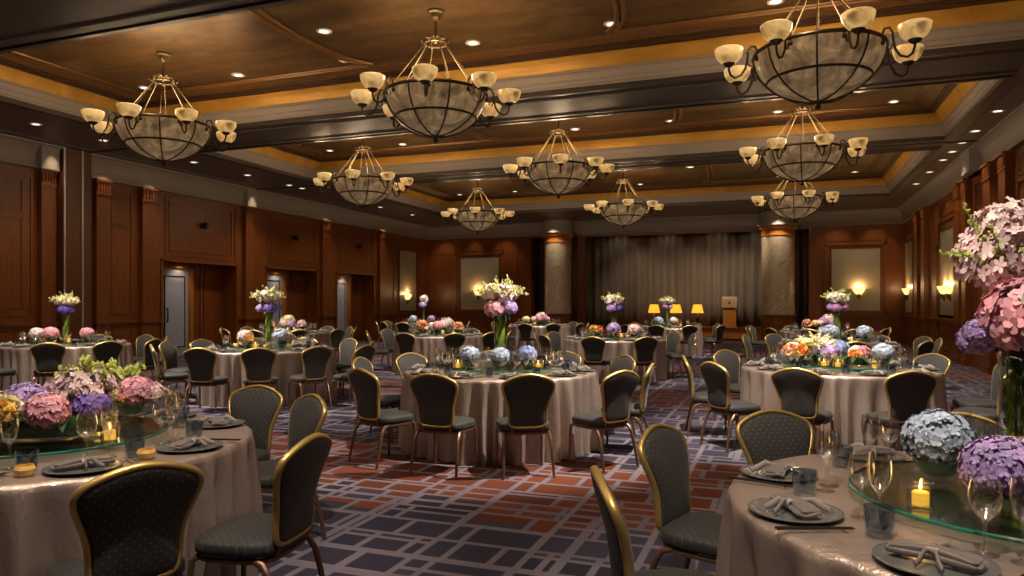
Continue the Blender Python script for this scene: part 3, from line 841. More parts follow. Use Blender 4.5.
# tableware meshes (shared)
def lathe_mesh(name, prof, m, n=24, **kw):
    mb = MB(); mb.lathe(prof, n, **kw); return mb.mesh(name, m)
WINE = lathe_mesh('wine_glass', [(0, .0), (.034, .001), (.034, .003), (.012, .008), (.005, .016), (.0042, .05), (.0045, .088), (.010, .098), (.026, .112), (.038, .132), (.0415, .155), (.0395, .180), (.034, .205), (.0325, .205), (.038, .180), (.040, .155), (.0365, .133), (.025, .114), (0, .104)], M['glass'], 24)
FLUTE = lathe_mesh('tall_glass', [(0, .0), (.033, .001), (.033, .003), (.012, .008), (.005, .016), (.0045, .07), (.0048, .098), (.012, .108), (.026, .128), (.033, .155), (.0345, .185), (.031, .225), (.0295, .225), (.033, .185), (.0315, .156), (.025, .130), (0, .112)], M['glass'], 24)
def tumbler():
    mb = MB(); pr = [(0, .004), (.033, .004), (.0345, .0), (.037, .004), (.0385, .03), (.041, .06), (.043, .088), (.0415, .088), (.0395, .06), (.036, .03), (.033, .014), (0, .012)]
    mb.lathe(pr, 36, mod=lambda a, j: 1 + (.025*math.cos(12*a) if 2 <= j <= 4 else 0)); return mb.mesh('water_tumbler', M['glass_blue'])
TUMB = tumbler()
PLATE = lathe_mesh('charger_plate', [(0, .004), (.085, .004), (.09, .0), (.10, .003), (.125, .011), (.145, .014), (.147, .017), (.143, .018), (.122, .015), (.10, .008), (0, .007)], M['plate'], 48)
def napkin_make():
    mb = MB(); ol = []
    for i in range(32):
        q = 2*PI*i/32; c, s_ = math.cos(q), math.sin(q)
        x = .115*math.copysign(abs(c)**.35, c); y = .043*math.copysign(abs(s_)**.45, s_)
        y *= .62 + .55*(abs(x)/.115)**1.5
        ol.append((x, y))
    mb.pillow(ol, .014, .008, .008, lambda a, b, d: (a, b, d + .006*(abs(a)/.115)*math.sin(b*90)))
    mb.pillow([(x*.93, y*.78 + .004) for x, y in ol], .026, .020, .007, lambda a, b, d: (a, b, d + .004*math.cos(a*30)))
    body = mb.mesh('folded_cloth', M['napkin'], angle=60)
    r = MB()
    r.lathe([(.030, -.014), (.034, -.014), (.034, .014), (.030, .014)], 20, closed=True)
    rv = MB(); rv.v = [(z, x*.95, y*.52 + .018) for x, y, z in r.v]; rv.f = r.f; rv.mi = r.mi
    for sx, sy in ((1, -1), (-.3, -1), (.8, 1)):
        rv.tube([(.0, sy*.03, .03), (sx*.02, sy*.05, .034), (sx*.035, sy*.075, .014), (sx*.05, sy*.095, .006)], [.006, .010, .012, .009], 6, flat=.35)
    return body, rv.mesh('ribbon_tie', M['ribbon'], angle=60)
NAPB, NAPR = napkin_make()
def stick_mesh():
    mb = MB(); mb.tube([(0, -.125, .0105), (0, .0, .0085), (0, .115, .0055)], [.0042, .0036, .0024], 8); return mb.mesh('chopstick', M['stick'])
STICK = stick_mesh()
def rest_mesh():
    mb = MB(); mb.tube([(-.022, 0, .004), (-.014, 0, .0035), (0, 0, .0025), (.014, 0, .0035), (.022, 0, .004)], [.004, .0035, .0025, .0035, .004], 8); return mb.mesh('chopstick_rest', M['gilt'])
REST = rest_mesh()
def candle_make():
    t = thing('candle_holder', '', 'candle', (0, 0, 0), group='yellow candles in glass holders')
    mb = MB(); w = .037
    mb.lathe([(0, .008), (w*1.3, .008), (w*1.3, .0), (w*1.414, .0), (w*1.414, .085), (w*1.33, .085), (w*1.33, .010)], 4)
    mb.v = [((x - y)*.7071, (x + y)*.7071, z) for x, y, z in mb.v]
    mb.build('square_glass', M['glass'], t, smooth=False)
    mb = MB(); mb.lathe([(0, .009), (.024, .009), (.0245, .012), (.0245, .048), (.02, .051), (0, .047)], 20); c = mb.build('wax_candle', M['wax'], t)
    mb = MB(); mb.lathe([(0, .052), (.0035, .056), (.0055, .063), (.004, .073), (.0015, .082), (0, .088)], 10); mb.build('flame', M['flame'], c)
    return t
CANDLE = candle_make(); candle_used = [False]
def votive_mesh():
    mb = MB(); rnd = random.Random(4); mb.lathe([(0, .002), (.022, .0), (.034, .012), (.038, .03), (.032, .045), (.030, .045), (.035, .03), (.031, .014), (0, .010)], 18, mod=lambda a, j: 1 + rnd.uniform(-.06, .06)); return mb.mesh('gold_votive', M['votive'], smooth=False)
VOTIVE = votive_mesh()

# ================================================================== FLOWERS
def basis(n):
    n = Vector(n).normalized(); a = n.orthogonal().normalized(); return n, a, n.cross(a)
def hydrangea(name, m, r=.10, cnt=380, size=.165, seed=1, sq=.86, core=.88):
    rnd = random.Random(seed); mb = MB()
    mb.sphere((0, 0, 0), (r*core, r*core, r*core*sq), 14, 10)
    for i in range(cnt):
        z = 1 - (i + .5)/cnt*1.72; a = i*2.39996; q = math.sqrt(max(0, 1 - z*z))
        n = Vector((q*math.cos(a), q*math.sin(a), z)); n += Vector((rnd.uniform(-.32, .32), rnd.uniform(-.32, .32), rnd.uniform(-.28, .28))); n, t, b = basis(n)
        c = Vector((n.x*r, n.y*r, n.z*r*sq))*rnd.uniform(.88, 1.07)
        w0 = rnd.uniform(0, 6.28); L = r*size*rnd.uniform(.85, 1.15); vs = [c]; fs = []
        for k in range(4):
            w = w0 + k*PI/2; d = t*math.cos(w) + b*math.sin(w); e = n.cross(d); o = len(vs)
            lift = rnd.uniform(.05, .35)
            vs += [c + d*L*.38 + e*L*.34 + n*L*.10, c + d*L*.80 + e*L*.36 + n*L*(.12 + lift*.5), c + d*L*1.05 + n*L*lift, c + d*L*.80 - e*L*.36 + n*L*(.12 + lift*.5), c + d*L*.38 - e*L*.34 + n*L*.10]
            fs.append((0, o, o + 1, o + 2, o + 3, o + 4))
        mb.add(vs, fs)
    return mb.mesh(name, m, angle=50)
def peony(name, m, r=.10, seed=1, cnt=150):
    rnd = random.Random(seed); mb = MB()
    mb.sphere((0, 0, 0), (r*.8, r*.8, r*.7), 14, 10)
    for i in range(cnt):
        z = 1 - (i + .5)/cnt*1.5; a = i*2.39996; q = math.sqrt(max(0, 1 - z*z))
        n = Vector((q*math.cos(a), q*math.sin(a), z)) + Vector((rnd.uniform(-.15, .15), rnd.uniform(-.15, .15), 0)); n, t, b = basis(n)
        w = rnd.uniform(0, 6.28); d = (t*math.cos(w) + b*math.sin(w)); e = n.cross(d)
        L = r*rnd.uniform(.24, .36); base = n*r*.72; vs = []; fs = []
        for j in range(4):
            f = j/3
            for k in range(5):
                g = (k - 2)/2
                out = .30*f + .12*f*f; wav = .10*math.sin(k*2.2 + i)*f
                vs.append(base + n*L*(.9*f*(1 - .25*g*g) + wav) + d*L*(.1 + out) + e*L*g*(.45 + .5*f))
        for j in range(3):
            for k in range(4):
                o = j*5 + k; fs.append((o, o + 1, o + 6, o + 5))
        mb.add(vs, fs)
    me = mb.mesh(name, m, angle=60)
    return me
def blossom(mb, c, n, s, rnd, petals=5):
    n, t, b = basis(n); w0 = rnd.uniform(0, 6.28); vs = [c]; fs = []
    for k in range(petals):
        w = w0 + 2*PI*k/petals; d = t*math.cos(w) + b*math.sin(w); e = n.cross(d); o = len(vs)
        vs += [c + d*s*.5 + e*s*.3 + n*s*.18, c + d*s*.95 + e*s*.16 + n*s*.25, c + d*s*.95 - e*s*.16 + n*s*.25, c + d*s*.5 - e*s*.3 + n*s*.18]
        fs.append((0, o, o + 1, o + 2, o + 3))
    mb.add(vs, fs)
def orchid_cluster(name, m, rad=(.2, .2, .1), cnt=130, s=.035, seed=2):
    rnd = random.Random(seed); mb = MB(); got = 0
    while got < cnt:
        p = Vector((rnd.uniform(-1, 1), rnd.uniform(-1, 1), rnd.uniform(-.8, 1)))
        L = p.length
        if L > 1 or L < .35: continue
        c = Vector((p.x*rad[0], p.y*rad[1], p.z*rad[2]))
        n = p.normalized() + Vector((rnd.uniform(-.5, .5), rnd.uniform(-.5, .5), rnd.uniform(-.2, .5)))
        blossom(mb, c, n, s*rnd.uniform(.7, 1.25), rnd, 5); got += 1
    return mb.mesh(name, m, angle=60)
def bud_sprays(name, ms, mb_m, R=.24, H=.2, cnt=20, seed=3, bs=.0095, spread=1.0):
    rnd = random.Random(seed); mb = MB()
    for i in range(cnt):
        a = 2*PI*i/cnt + rnd.uniform(-.25, .25); ro = R*rnd.uniform(.35, 1)*spread; h = H*rnd.uniform(.55, 1.0)*(1.15 - .5*ro/R)
        pts = []
        for j in range(7):
            f = j/6; pts.append(Vector((ro*math.cos(a)*f**.8, ro*math.sin(a)*f**.8, h*f - .06*ro/R*f*f)))
        mb.cur = 0; mb.tube(pts, [.0028]*6 + [.0012], 4)
        mb.cur = 1
        for j in range(12):
            f = .36 + .64*j/11; k = min(5, int(f*6)); p = pts[k].lerp(pts[k + 1], f*6 - k)
            d = Vector((rnd.uniform(-1, 1), rnd.uniform(-1, 1), rnd.uniform(-.2, 1))).normalized()*bs*1.3
            s = bs*rnd.uniform(.6, 1.1)*(1.25 - .5*f)
            mb.sphere(p + d, (s, s, s*1.35), 6, 4)
            if j % 3 == 0: blossom(mb, p + d*1.2, d, s*2.2, rnd, 4)
    return mb.mesh(name, [ms, mb_m])
def leaf_mesh(name, m, L=.16, W=.045, droop=.5):
    vs = []; fs = []
    for j in range(8):
        f = j/7; w = W*math.sin(PI*min(1, f*.92 + .06))**.8
        x = L*f; z = .05*math.sin(f*2) - droop*L*f*f
        vs += [(x, -w, z + .012), (x, 0, z), (x, w, z + .012)]
    for j in range(7):
        for k in range(2): o = j*3 + k; fs.append((o, o + 3, o + 4, o + 1))
    mb = MB(); mb.add(vs, fs); return mb.mesh(name, m, angle=70)
HYD = {}
BIG_PINK = hydrangea('hydrangea_bloom', M['p_pink'], cnt=170, size=.27, seed=77, core=.84)
def hyd(c):
    if c not in HYD: HYD[c] = hydrangea('hydrangea_bloom', M['p_' + c], seed=len(HYD) + 1)
    return HYD[c]
PEO = {}
def peo(c):
    if c not in PEO: PEO[c] = peony('ruffled_bloom', M['p_' + c], seed=len(PEO) + 11)
    return PEO[c]
ORC = {}
def orc(c, flat=False):
    k = (c, flat)
    if k not in ORC: ORC[k] = orchid_cluster('orchid_spray', M['p_' + c], (.2, .2, .105) if not flat else (.19, .19, .13), 300, .028, seed=len(ORC) + 31)
    return ORC[k]
BUDS = {c: bud_sprays('budding_spray', M['lime'], M['p_' + c], seed=7 + i) for i, c in enumerate(('bud', 'cream', 'white'))}
LEAF = leaf_mesh('leaf', M['leaf_dark']); LEAF_L = leaf_mesh('leaf', M['leaf'], .2, .03, .9)
VASE_H = .52
def vase_mesh():
    mb = MB(); mb.lathe([(0, .012), (.052, .012), (.054, .0), (.058, .0), (.062, .2), (.068, VASE_H), (.065, VASE_H), (.058, .2), (.052, .014)], 28); return mb.mesh('glass_vase', M['glass_vase'])
VASE = vase_mesh()
def stems_mesh():
    rnd = random.Random(9); mb = MB()
    for i in range(7):
        a = rnd.uniform(0, 6.28); b = a + rnd.uniform(2, 4); r = rnd.uniform(.015, .04)
        mb.tube([(r*math.cos(a + (b - a)*f), r*math.sin(a + (b - a)*f), .02 + .52*f) for f in [k/6 for k in range(7)]], .006, 6)
    return mb.mesh('stems', M['stem'])
STEMS = stems_mesh()
def twist_mesh():   # broad lime leaves curled up inside the glass
    mb = MB(); rnd = random.Random(3)
    for i in range(4):
        a0 = i*PI/2; vs = []; fs = []
        for j in range(25):
            f = j/24; a = a0 + f*3.2; r = .047
            for w in (-.5, .5): vs.append((r*math.cos(a + w*.9), r*math.sin(a + w*.9), .02 + .46*f))
        for j in range(24): o = j*2; fs.append((o, o + 1, o + 3, o + 2))
        mb.add(vs, fs)
    return mb.mesh('curled_leaves', M['lime'], angle=80)
TWIST = twist_mesh()
def bowl_mesh():
    mb = MB(); mb.lathe([(0, .0), (.045, .0), (.045, .006), (.02, .012), (.03, .018), (.06, .035), (.08, .065), (.083, .09), (.080, .09), (.077, .066), (.057, .039), (0, .022)], 32); return mb.mesh('glass_bowl', M['glass_vase'])
BOWL = bowl_mesh()
def wrap_mesh():
    mb = MB(); mb.lathe([(.0, .022), (.045, .028), (.066, .05), (.076, .085), (.06, .10)], 24); return mb.mesh('leaf_wrap', M['leaf_dark'])
WRAP = wrap_mesh()

def put(root, name, me, loc, s=1, rot=(0, 0, 0)):
    o = link(name, me, root, loc, None, s); o.rotation_euler = rot; return o
def tall_bouquet(loc, label, blooms, orchid, bud, s=1.0, rz=0, twist=True, seed=1):
    t = thing('tall_bouquet', label, 'flower arrangement', loc, rz)
    t.scale = (s, s, s); rnd = random.Random(seed)
    v = put(t, 'glass_vase', VASE, (0, 0, 0)); put(t, 'stems', STEMS, (0, 0, 0))
    if twist: put(t, 'curled_leaves', TWIST, (0, 0, 0))
    zb = VASE_H
    for k in range(6):
        a = k*PI/3 + .4; put(t, 'leaf', LEAF, (.03*math.cos(a), .03*math.sin(a), zb + .0), .62, (0, .2, a))
    for (c, x, y, z, q) in blooms: put(t, 'hydrangea_bloom', hyd(c), (x, y, zb + z), q)
    put(t, 'orchid_spray', orc(orchid), (0, 0, zb + .235), (.98, .98, 1.0))
    put(t, 'budding_spray', BUDS[bud], (0, 0, zb + .19), (1.18, 1.18, 1.3))
    if bud != 'bud': put(t, 'budding_spray', BUDS['bud'], (0, 0, zb + .18), (1.1, 1.1, 1.35), (0, 0, 1))
    return t
def low_bowl(loc, label, blooms, s=1.0, rz=0, group=None):
    t = thing('flower_bowl', label, 'flower arrangement', loc, rz, group); t.scale = (s, s, s)
    put(t, 'glass_bowl', BOWL, (0, 0, 0)); put(t, 'leaf_wrap', WRAP, (0, 0, 0))
    for (c, x, y, z, q) in blooms:
        if c.startswith('*'): put(t, 'ruffled_bloom', peo(c[1:]), (x, y, z), q, (0, 0, x*40))
        else: put(t, 'hydrangea_bloom', hyd(c), (x, y, z), q, (0, 0, y*30 + x*11))
    return t
# ================================================================== LAYING THE TABLES
RZ0 = math.atan2(ST, CT)            # arrangements face the aisle
def cdir(az):                        # azimuth about a table, 0 = right of it, -90 = its near side
    a = math.radians(az); return Vector(room(math.cos(a), math.sin(a)))
TABLES = {
 'A': dict(c=(-2.335, 3.6), ph='table with ruffled pink flowers', chairs=[(-44, 1.40, 0), (-16, 1.52, 4), (45, 1.50, -4), (71, 1.66, 0), (101, 1.66, 0), (132, 1.60, 0)], seats=[-80, -47, -12, 35, 71, 101, 132, 165]),
 'B': dict(c=(1.75, 2.42), ph='table with big pink vase bouquet', chairs=[(-149, 1.48, 0), (174, 1.47, 6), (134, 1.50, 8), (102.5, 1.58, 0), (66.5, 1.58, 0)], seats=[-141, -176, 146, 101, 64, -105, 30]),
 'C': dict(c=(-.12, 7.5), ph='central table with blue bowls', chairs=[(-142, 1.62, 8), (-111, 1.56, 0), (-80, 1.54, 0), (-46, 1.62, -6), (-16, 1.56, 0), (25, 1.56, 0), (60, 1.56, 0), (95, 1.56, 0), (135, 1.56, 0), (166, 1.6, 0)]),
 'D': dict(c=(3.5, 7.8), ph='table with orange and lime flowers', chairs=[(-160, 1.62, 0), (-127, 1.56, 0), (-91, 1.54, 0), (-47, 1.62, 0), (-12, 1.66, 0), (25, 1.58, 0), (58, 1.56, 0), (88, 1.56, 0), (121, 1.6, 0), (169, 1.62, 0)]),
 'E': dict(c=(-3.73, 11.1), ph='table with blue tall bouquet', chairs=[(-152, 1.62, 0), (-108, 1.60, 16), (-76, 1.56, 0), (-47, 1.58, 0), (-27, 1.9, 0), (5, 1.58, 0), (50, 1.56, 0), (85, 1.56, 0), (118, 1.56, 0), (150, 1.6, 0), (175, 1.66, 0)]),
 'F': dict(c=(-7.57, 12.3), ph='table with violet tall bouquet', chairs=[(-104, 1.56, 0), (-67, 1.56, 0), (-37, 1.6, 0), (-8, 1.66, 0), (28, 1.56, 0), (66, 1.6, 0), (100, 1.56, 0)]),
 'G': dict(c=(-5.5, 17.8), ph='low-flower table by the doors', chairs=[(-172, 1.58, 0), (-138, 1.56, 0), (-102, 1.56, 0), (-63, 1.56, 0), (-34, 1.8, 0), (5, 1.66, 0), (32, 1.6, 0), (66, 1.56, 0), (104, 1.56, 0), (148, 1.56, 0)]),
 'H': dict(c=(-1.59, 16.0), ph='table with peach low flowers', chairs=[(-172, 1.6, 0), (-112, 1.56, 0), (-73, 1.56, 0), (-42, 1.58, 0), (-5, 1.58, 0), (32, 1.56, 0), (66, 1.56, 0), (104, 1.56, 0), (148, 1.58, 0)]),
 'I': dict(c=(.86, 23.0), ph='table before left marble column', chairs=[(-143, 1.58, 0), (-108, 1.56, 0), (-76, 1.56, 0), (-38, 1.58, 0), (0, 1.58, 0), (40, 1.56, 0), (76, 1.56, 0), (112, 1.56, 0), (160, 1.58, 0)]),
 'J': dict(c=(2.01, 14.3), ph='table with peach tall bouquet', chairs=[(-156, 1.58, 0), (-112, 1.56, 0), (-76, 1.56, 0), (0, 1.60, 0), (29, 1.60, 0), (65, 1.56, 0), (100, 1.56, 0), (138, 1.56, 0), (172, 1.58, 0)]),
 'K': dict(c=(4.55, 21.3), ph='table before the amber lamps', chairs=[(-150, 1.58, 0), (-113, 1.56, 0), (-78, 1.56, 0), (-48, 1.85, 0), (8, 1.58, 0), (44, 1.56, 0), (80, 1.56, 0), (118, 1.56, 0), (170, 1.58, 0)]),
 'L': dict(c=(7.76, 18.2), ph='table before right marble column', chairs=[(-160, 1.6, 0), (-124, 1.56, 0), (-86, 1.56, 0), (-50, 1.58, 0), (-14, 1.58, 0), (22, 1.56, 0), (60, 1.56, 0), (96, 1.56, 0), (129, 2.05, 0), (146, 1.75, 0)]),
 'M': dict(c=(5.7, 12.7), ph='table with mauve tall bouquet', chairs=[(147, 1.62, 0), (114, 1.56, 0), (-137, 1.62, 0), (-104, 1.56, 0), (-57, 1.56, 0), (-18, 1.60, 0), (9, 1.72, 0), (39, 1.6, 0), (76, 1.56, 0)]),
 'N': dict(c=(-2.98, 24.4), ph='farthest table by left wall', chairs=[(-172, 1.58, 0), (-140, 1.58, 0), (-108, 1.56, 0), (-72, 1.56, 0), (-36, 1.58, 0), (0, 1.56, 0), (150, 1.6, 0), (112, 1.56, 0), (60, 1.56, 0)]),
}
def in_frame(p, z, mx=60, my=80):
    q = proj(p[0], p[1], z)
    return q is not None and -mx < q[0] < 1024 + mx and -my < q[1] < 576 + my
def ordinals(items):                 # items: (key, u) -> key: word from the left
    items = sorted(items, key=lambda t: t[1]); n = len(items); r = {}
    for i, (k, u) in enumerate(items):
        r[k] = 'only one' if n == 1 else 'leftmost' if i == 0 else 'rightmost' if i == n - 1 else 'middle one' if n == 3 else ORD[i]
    return r
random.seed(12)
for ti, (tk, T) in enumerate(TABLES.items()):
    C = Vector(room(*T['c'])); T['C'] = C; ph = T['ph']
    loc = (C.x, C.y, 0)
    lab = 'round banquet table under pale satin, the ' + ph
    if not table_used[0]: TABLE.location = loc; TABLE['label'] = lab; table_used[0] = True
    else: dup(TABLE, loc, 0, lab)
    cl = link('tablecloth', CLOTHS[ti % 3], None, loc, .7*ti)
    tag(cl, 'floor-length pleated champagne satin tablecloth on the ' + ph, 'tablecloth', 'satin tablecloths')
    lab = 'round green-edged glass turntable in middle of the ' + ph
    tl = (C.x, C.y, TZ)
    if not turn_used[0]: TURN.location = tl; TURN['label'] = lab; turn_used[0] = True
    else: dup(TURN, tl, 0, lab)
    # chairs
    cs = []
    for i, (az, r, tw) in enumerate(T['chairs']):
        d = cdir(az); p = C + d*(r - BACK)
        if not in_frame(C + d*r, .6, 70, 90): continue
        u = proj(*(C + d*r), .8)[0]
        cs.append((i, u, az, p, d, tw))
    near = ordinals([(c[0], c[1]) for c in cs if math.sin(math.radians(c[2])) < 0]); far = ordinals([(c[0], c[1]) for c in cs if math.sin(math.radians(c[2])) >= 0])
    for i, u, az, p, d, tw in cs:
        side = 'near' if i in near else 'far'
        lab = 'gold-edged black chair, %s on %s side of %s' % ((near.get(i) or far.get(i)), side, ph)
        rz = math.atan2(d.x, -d.y) + math.radians(tw)
        if not chair_used[0]: CHAIR.location = (p.x, p.y, 0); CHAIR.rotation_euler = (0, 0, rz); CHAIR['label'] = lab; chair_used[0] = True
        else: dup(CHAIR, (p.x, p.y, 0), rz, lab)
    # place settings
    seats = T.get('seats')
    if not seats:                    # ten places spread evenly, in phase with the near chairs
        a0 = min((c[0] for c in T['chairs']), key=lambda a: abs(a + 90)); seats = [(a0 + 36*k + 180) % 360 - 180 for k in range(10)]
    ss = []
    for i, az in enumerate(seats):
        q = C + cdir(az)*.83
        pr = proj(q.x, q.y, TZ)
        if pr and (-25 if tk != 'A' else -90) < pr[0] < 1049 and pr[1] < 596: ss.append((i, pr[0], az))
    near = ordinals([(c[0], c[1]) for c in ss if math.sin(math.radians(c[2])) < 0]); far = ordinals([(c[0], c[1]) for c in ss if math.sin(math.radians(c[2])) >= 0])
    for i, u, az in ss:
        side = 'near' if i in near else 'far'
        o = cdir(az); f = -o; rt = Vector((f.y, -f.x)); rz = math.atan2(f.x, -f.y) + PI   # local +Y faces the centre
        rz = math.atan2(-f.x, f.y)
        where = '%s %s-side place, %s' % ((near.get(i) or far.get(i)), side, ph)
        def at(r, t, z=TZ): q = C + o*r + rt*t; return (q.x, q.y, z)
        def item(name, me, l, txt, cat, grp, rot=None):
            return tag(link(name, me, None, l, rz if rot is None else rot), txt + where, cat, grp)
        item('charger_plate', PLATE, at(.83, 0), 'pewter plate, ', 'plate', 'charger plates')
        nk = thing('folded_napkin', 'ribbon-tied napkin, ' + where, 'napkin', at(.83, 0, TZ + .0165), rz + random.uniform(-.15, .15), 'tied taupe napkins')
        link('folded_cloth', NAPB, nk); link('ribbon_tie', NAPR, nk)
        item('wine_glass', WINE, at(.635, .055), 'left glass, ', 'wine glass', 'stemmed wine glasses')
        item('wine_glass', FLUTE, at(.63, .145), 'taller glass, ', 'wine glass', 'stemmed wine glasses')
        item('water_tumbler', TUMB, at(.685, .235), 'smoky blue tumbler, ', 'tumbler', 'blue water tumblers')
        if tk in 'ABCDE':
            item('chopstick', STICK, at(.85, .178, TZ + .004), 'inner chopstick, ', 'chopstick', 'black chopsticks')
            item('chopstick', STICK, at(.85, .191, TZ + .004), 'outer chopstick, ', 'chopstick', 'black chopsticks')
            item('chopstick_rest', REST, at(.765, .1845, TZ), 'gold chopstick rest, ', 'chopstick rest', 'gold chopstick rests')

# ---- centrepieces.  P(table, x, d, z): metres right / away from a table's middle
TT = TZ + .0435
def P(tk, x, d, z=TT):
    q = T_C(tk) + Vector(room(x, d)); return (q.x, q.y, z)
def T_C(tk): return TABLES[tk]['C']
def candle(tk, spots):
    od = ordinals([(i, x) for i, (x, d) in enumerate(spots)])
    for i, (x, d) in enumerate(spots):
        lab = 'lit yellow candle in square glass, %s on %s' % (od[i], TABLES[tk]['ph']); l = P(tk, x, d)
        if not candle_used[0]: CANDLE.location = l; CANDLE.rotation_euler = (0, 0, .6); CANDLE['label'] = lab; candle_used[0] = True
        else: dup(CANDLE, l, random.uniform(0, 1.5), lab)
        point((l[0], l[1], l[2] + .11), .15, (1, .55, .16), .03)
def votive(tk, spots):
    od = ordinals([(i, x) for i, (x, d) in enumerate(spots)])
    for i, (x, d) in enumerate(spots):
        z = TT if math.hypot(x, d) < .53 else TZ
        tag(link('gold_votive', VOTIVE, None, P(tk, x, d, z)), 'crinkled gold votive cup, %s on %s' % (od[i], TABLES[tk]['ph']), 'votive', 'gold votive cups')
def dish(t, rx, ry, h=.085):
    mb = MB(); mb.lathe([(0, 0), (.9, 0), (1, .01), (1.0, h), (.97, h), (.95, .02), (0, .02)], 32)
    mb.v = [(x*rx, y*ry, z) for x, y, z in mb.v]; mb.build('glass_dish', M['glass_vase'], t)
    mb = MB(); mb.lathe([(0, .022), (.90, .022), (.93, .05), (.92, h + .01), (.6, h + .03), (0, h + .035)], 24)
    mb.v = [(x*rx, y*ry, z) for x, y, z in mb.v]; mb.build('leaf_wrap', M['leaf_dark'], t)
    for k in range(10):
        a = 2*PI*k/10 + .3; put(t, 'leaf', LEAF, (rx*.75*math.cos(a), ry*.75*math.sin(a), h), .7, (0, .1, math.atan2(ry*math.sin(a), rx*math.cos(a))))
def low_centre(tk, x, d, label, rx, ry, items, s=1.0, group=None):
    t = thing('low_flower_arrangement', label, 'flower arrangement', P(tk, x, d), RZ0, group); t.scale = (s, s, s)
    dish(t, rx, ry)
    for (kd, c, px, py, pz, q) in items:
        if kd == 'h': put(t, 'hydrangea_bloom', hyd(c), (px, py, pz), q, (0, 0, px*17))
        elif kd == 'p': put(t, 'ruffled_bloom', peo(c), (px, py, pz), q, (0, 0, px*17))
        elif kd == 'o': put(t, 'orchid_spray', orc(c, True), (px, py, pz), q, (0, 0, px*9))
        elif kd == 'b': put(t, 'budding_spray', BUDS[c], (px, py, pz), q)
    return t

# tall bouquets
tall_bouquet(P('C', 0, 0), 'tall glass vase of pink and lilac hydrangeas on the central table', [('pink', -.065, -.06, .07, 1.0), ('lilac', .085, -.03, .08, .88), ('lilac', .0, .08, .07, .9)], 'blush', 'cream', rz=RZ0)
tall_bouquet(P('E', 0, 0), 'tall glass vase of blue and violet hydrangeas under cream buds', [('lilac', -.10, -.03, .06, .75), ('purple', .05, -.06, .06, .95), ('blue', .12, .03, .06, .7), ('blue', 0, .08, .06, .8)], 'white', 'cream', rz=RZ0, seed=2)
tall_bouquet(P('F', 0, 0), 'tall vase with one violet bloom near the steel-edged wall post', [('violet', 0, -.05, .07, 1.15), ('purple', .04, .06, .06, .9)], 'cream', 'cream', .92, rz=RZ0, seed=3)
tall_bouquet(P('J', 0, 0), 'tall vase of peach and violet flowers before the stage curtain', [('lilac', -.06, -.06, .06, .95), ('violet', .10, -.02, .06, .85), ('purple', .0, .06, .05, .9)], 'blush', 'bud', .96, rz=RZ0, seed=4)
tall_bouquet(P('K', 0, 0), 'tall vase of white and mauve flowers between the amber lamps', [('mauve', -.07, -.05, .06, .85), ('lilac', .08, -.02, .06, .85)], 'white', 'cream', .96, rz=RZ0, seed=5)
tall_bouquet(P('M', 0, 0), 'tall vase of mauve hydrangeas with pale sprays near right wall', [('mauve', -.05, -.05, .05, .85), ('lilac', -.11, .0, .07, .7), ('mauve', .10, -.02, .07, .8)], 'white', 'bud', rz=RZ0, seed=6)
t = thing('tall_bouquet', 'slim tall vase of pale lilac flowers near the left wall sconce', 'flower arrangement', P('N', 0, 0), RZ0)
put(t, 'glass_vase', VASE, (0, 0, 0), (.9, .9, 1.0)); put(t, 'stems', STEMS, (0, 0, 0), (.9, .9, 1.0))
put(t, 'hydrangea_bloom', hyd('lilac'), (-.02, -.04, VASE_H + .10), 1.25); put(t, 'orchid_spray', orc('white'), (.02, 0, VASE_H + .30), (.75, .75, 1.3))
# the big foreground bouquet
t = thing('tall_bouquet', 'big foreground glass vase with pink hydrangea and blush blossoms', 'flower arrangement', P('B', -.05, .0), RZ0)
put(t, 'glass_vase', VASE, (0, 0, 0)); put(t, 'stems', STEMS, (0, 0, 0))
for k in range(6):
    a = k*PI/3 + .4; put(t, 'leaf', LEAF, (.03*math.cos(a), .03*math.sin(a), VASE_H), .62, (0, .2, a))
for c, x, y, z, q in (('lilac', -.18, -.07, .03, .5), ('lilac', -.12, .04, .0, .6), ('purple', .12, -.04, .08, .9), ('pink', .08, .10, .03, 1.0)):
    put(t, 'hydrangea_bloom', hyd(c), (x, y, VASE_H + z), q)
put(t, 'hydrangea_bloom', BIG_PINK, (-.065, -.13, .075 + VASE_H), 1.3)
put(t, 'orchid_spray', orc('rose'), (.0, .05, VASE_H + .28), (.95, .8, 1.15), (.1, .0, .4))
put(t, 'orchid_spray', orc('rose', True), (.05, .03, VASE_H + .37), (.8, .75, .75), (.2, .1, 1.8))
put(t, 'orchid_spray', orc('blush', True), (-.03, .04, VASE_H + .40), (.5, .5, .55), (.3, .1, 2.9))
put(t, 'budding_spray', bud_sprays('budding_spray', M['lime'], M['p_bud'], R=.30, H=.30, cnt=9, seed=15, bs=.0075), (-.02, .02, VASE_H + .22), 1.0, (0, -.2, .5))
put(t, 'curved_leaf', LEAF_L, (-.155, -.24, VASE_H + .12), (1.5, 1.2, 1.2), (0, -.65, .12))
put(t, 'leaf', LEAF, (-.05, -.10, VASE_H - .01), .8, (0, .7, 3.9))
mb = MB(); rnd = random.Random(6)
for i in range(9):
    a = rnd.uniform(0, 6.28); pts = [Vector((.040*math.cos(a + f*1.5), .040*math.sin(a + f*1.5), .03 + .46*f)) for f in [k/8 for k in range(9)]]
    mb.tube(pts, .003, 5)
    for p in pts[1:]:
        for k in range(4):
            d = Vector((rnd.uniform(-1, 1), rnd.uniform(-1, 1), rnd.uniform(-.2, 1))).normalized()*.014
            mb.sphere(p + d, (.007, .007, .010), 5, 4)
put(t, 'fern_sprigs', mb.mesh('fern_sprigs', M['lime']), (0, 0, 0))

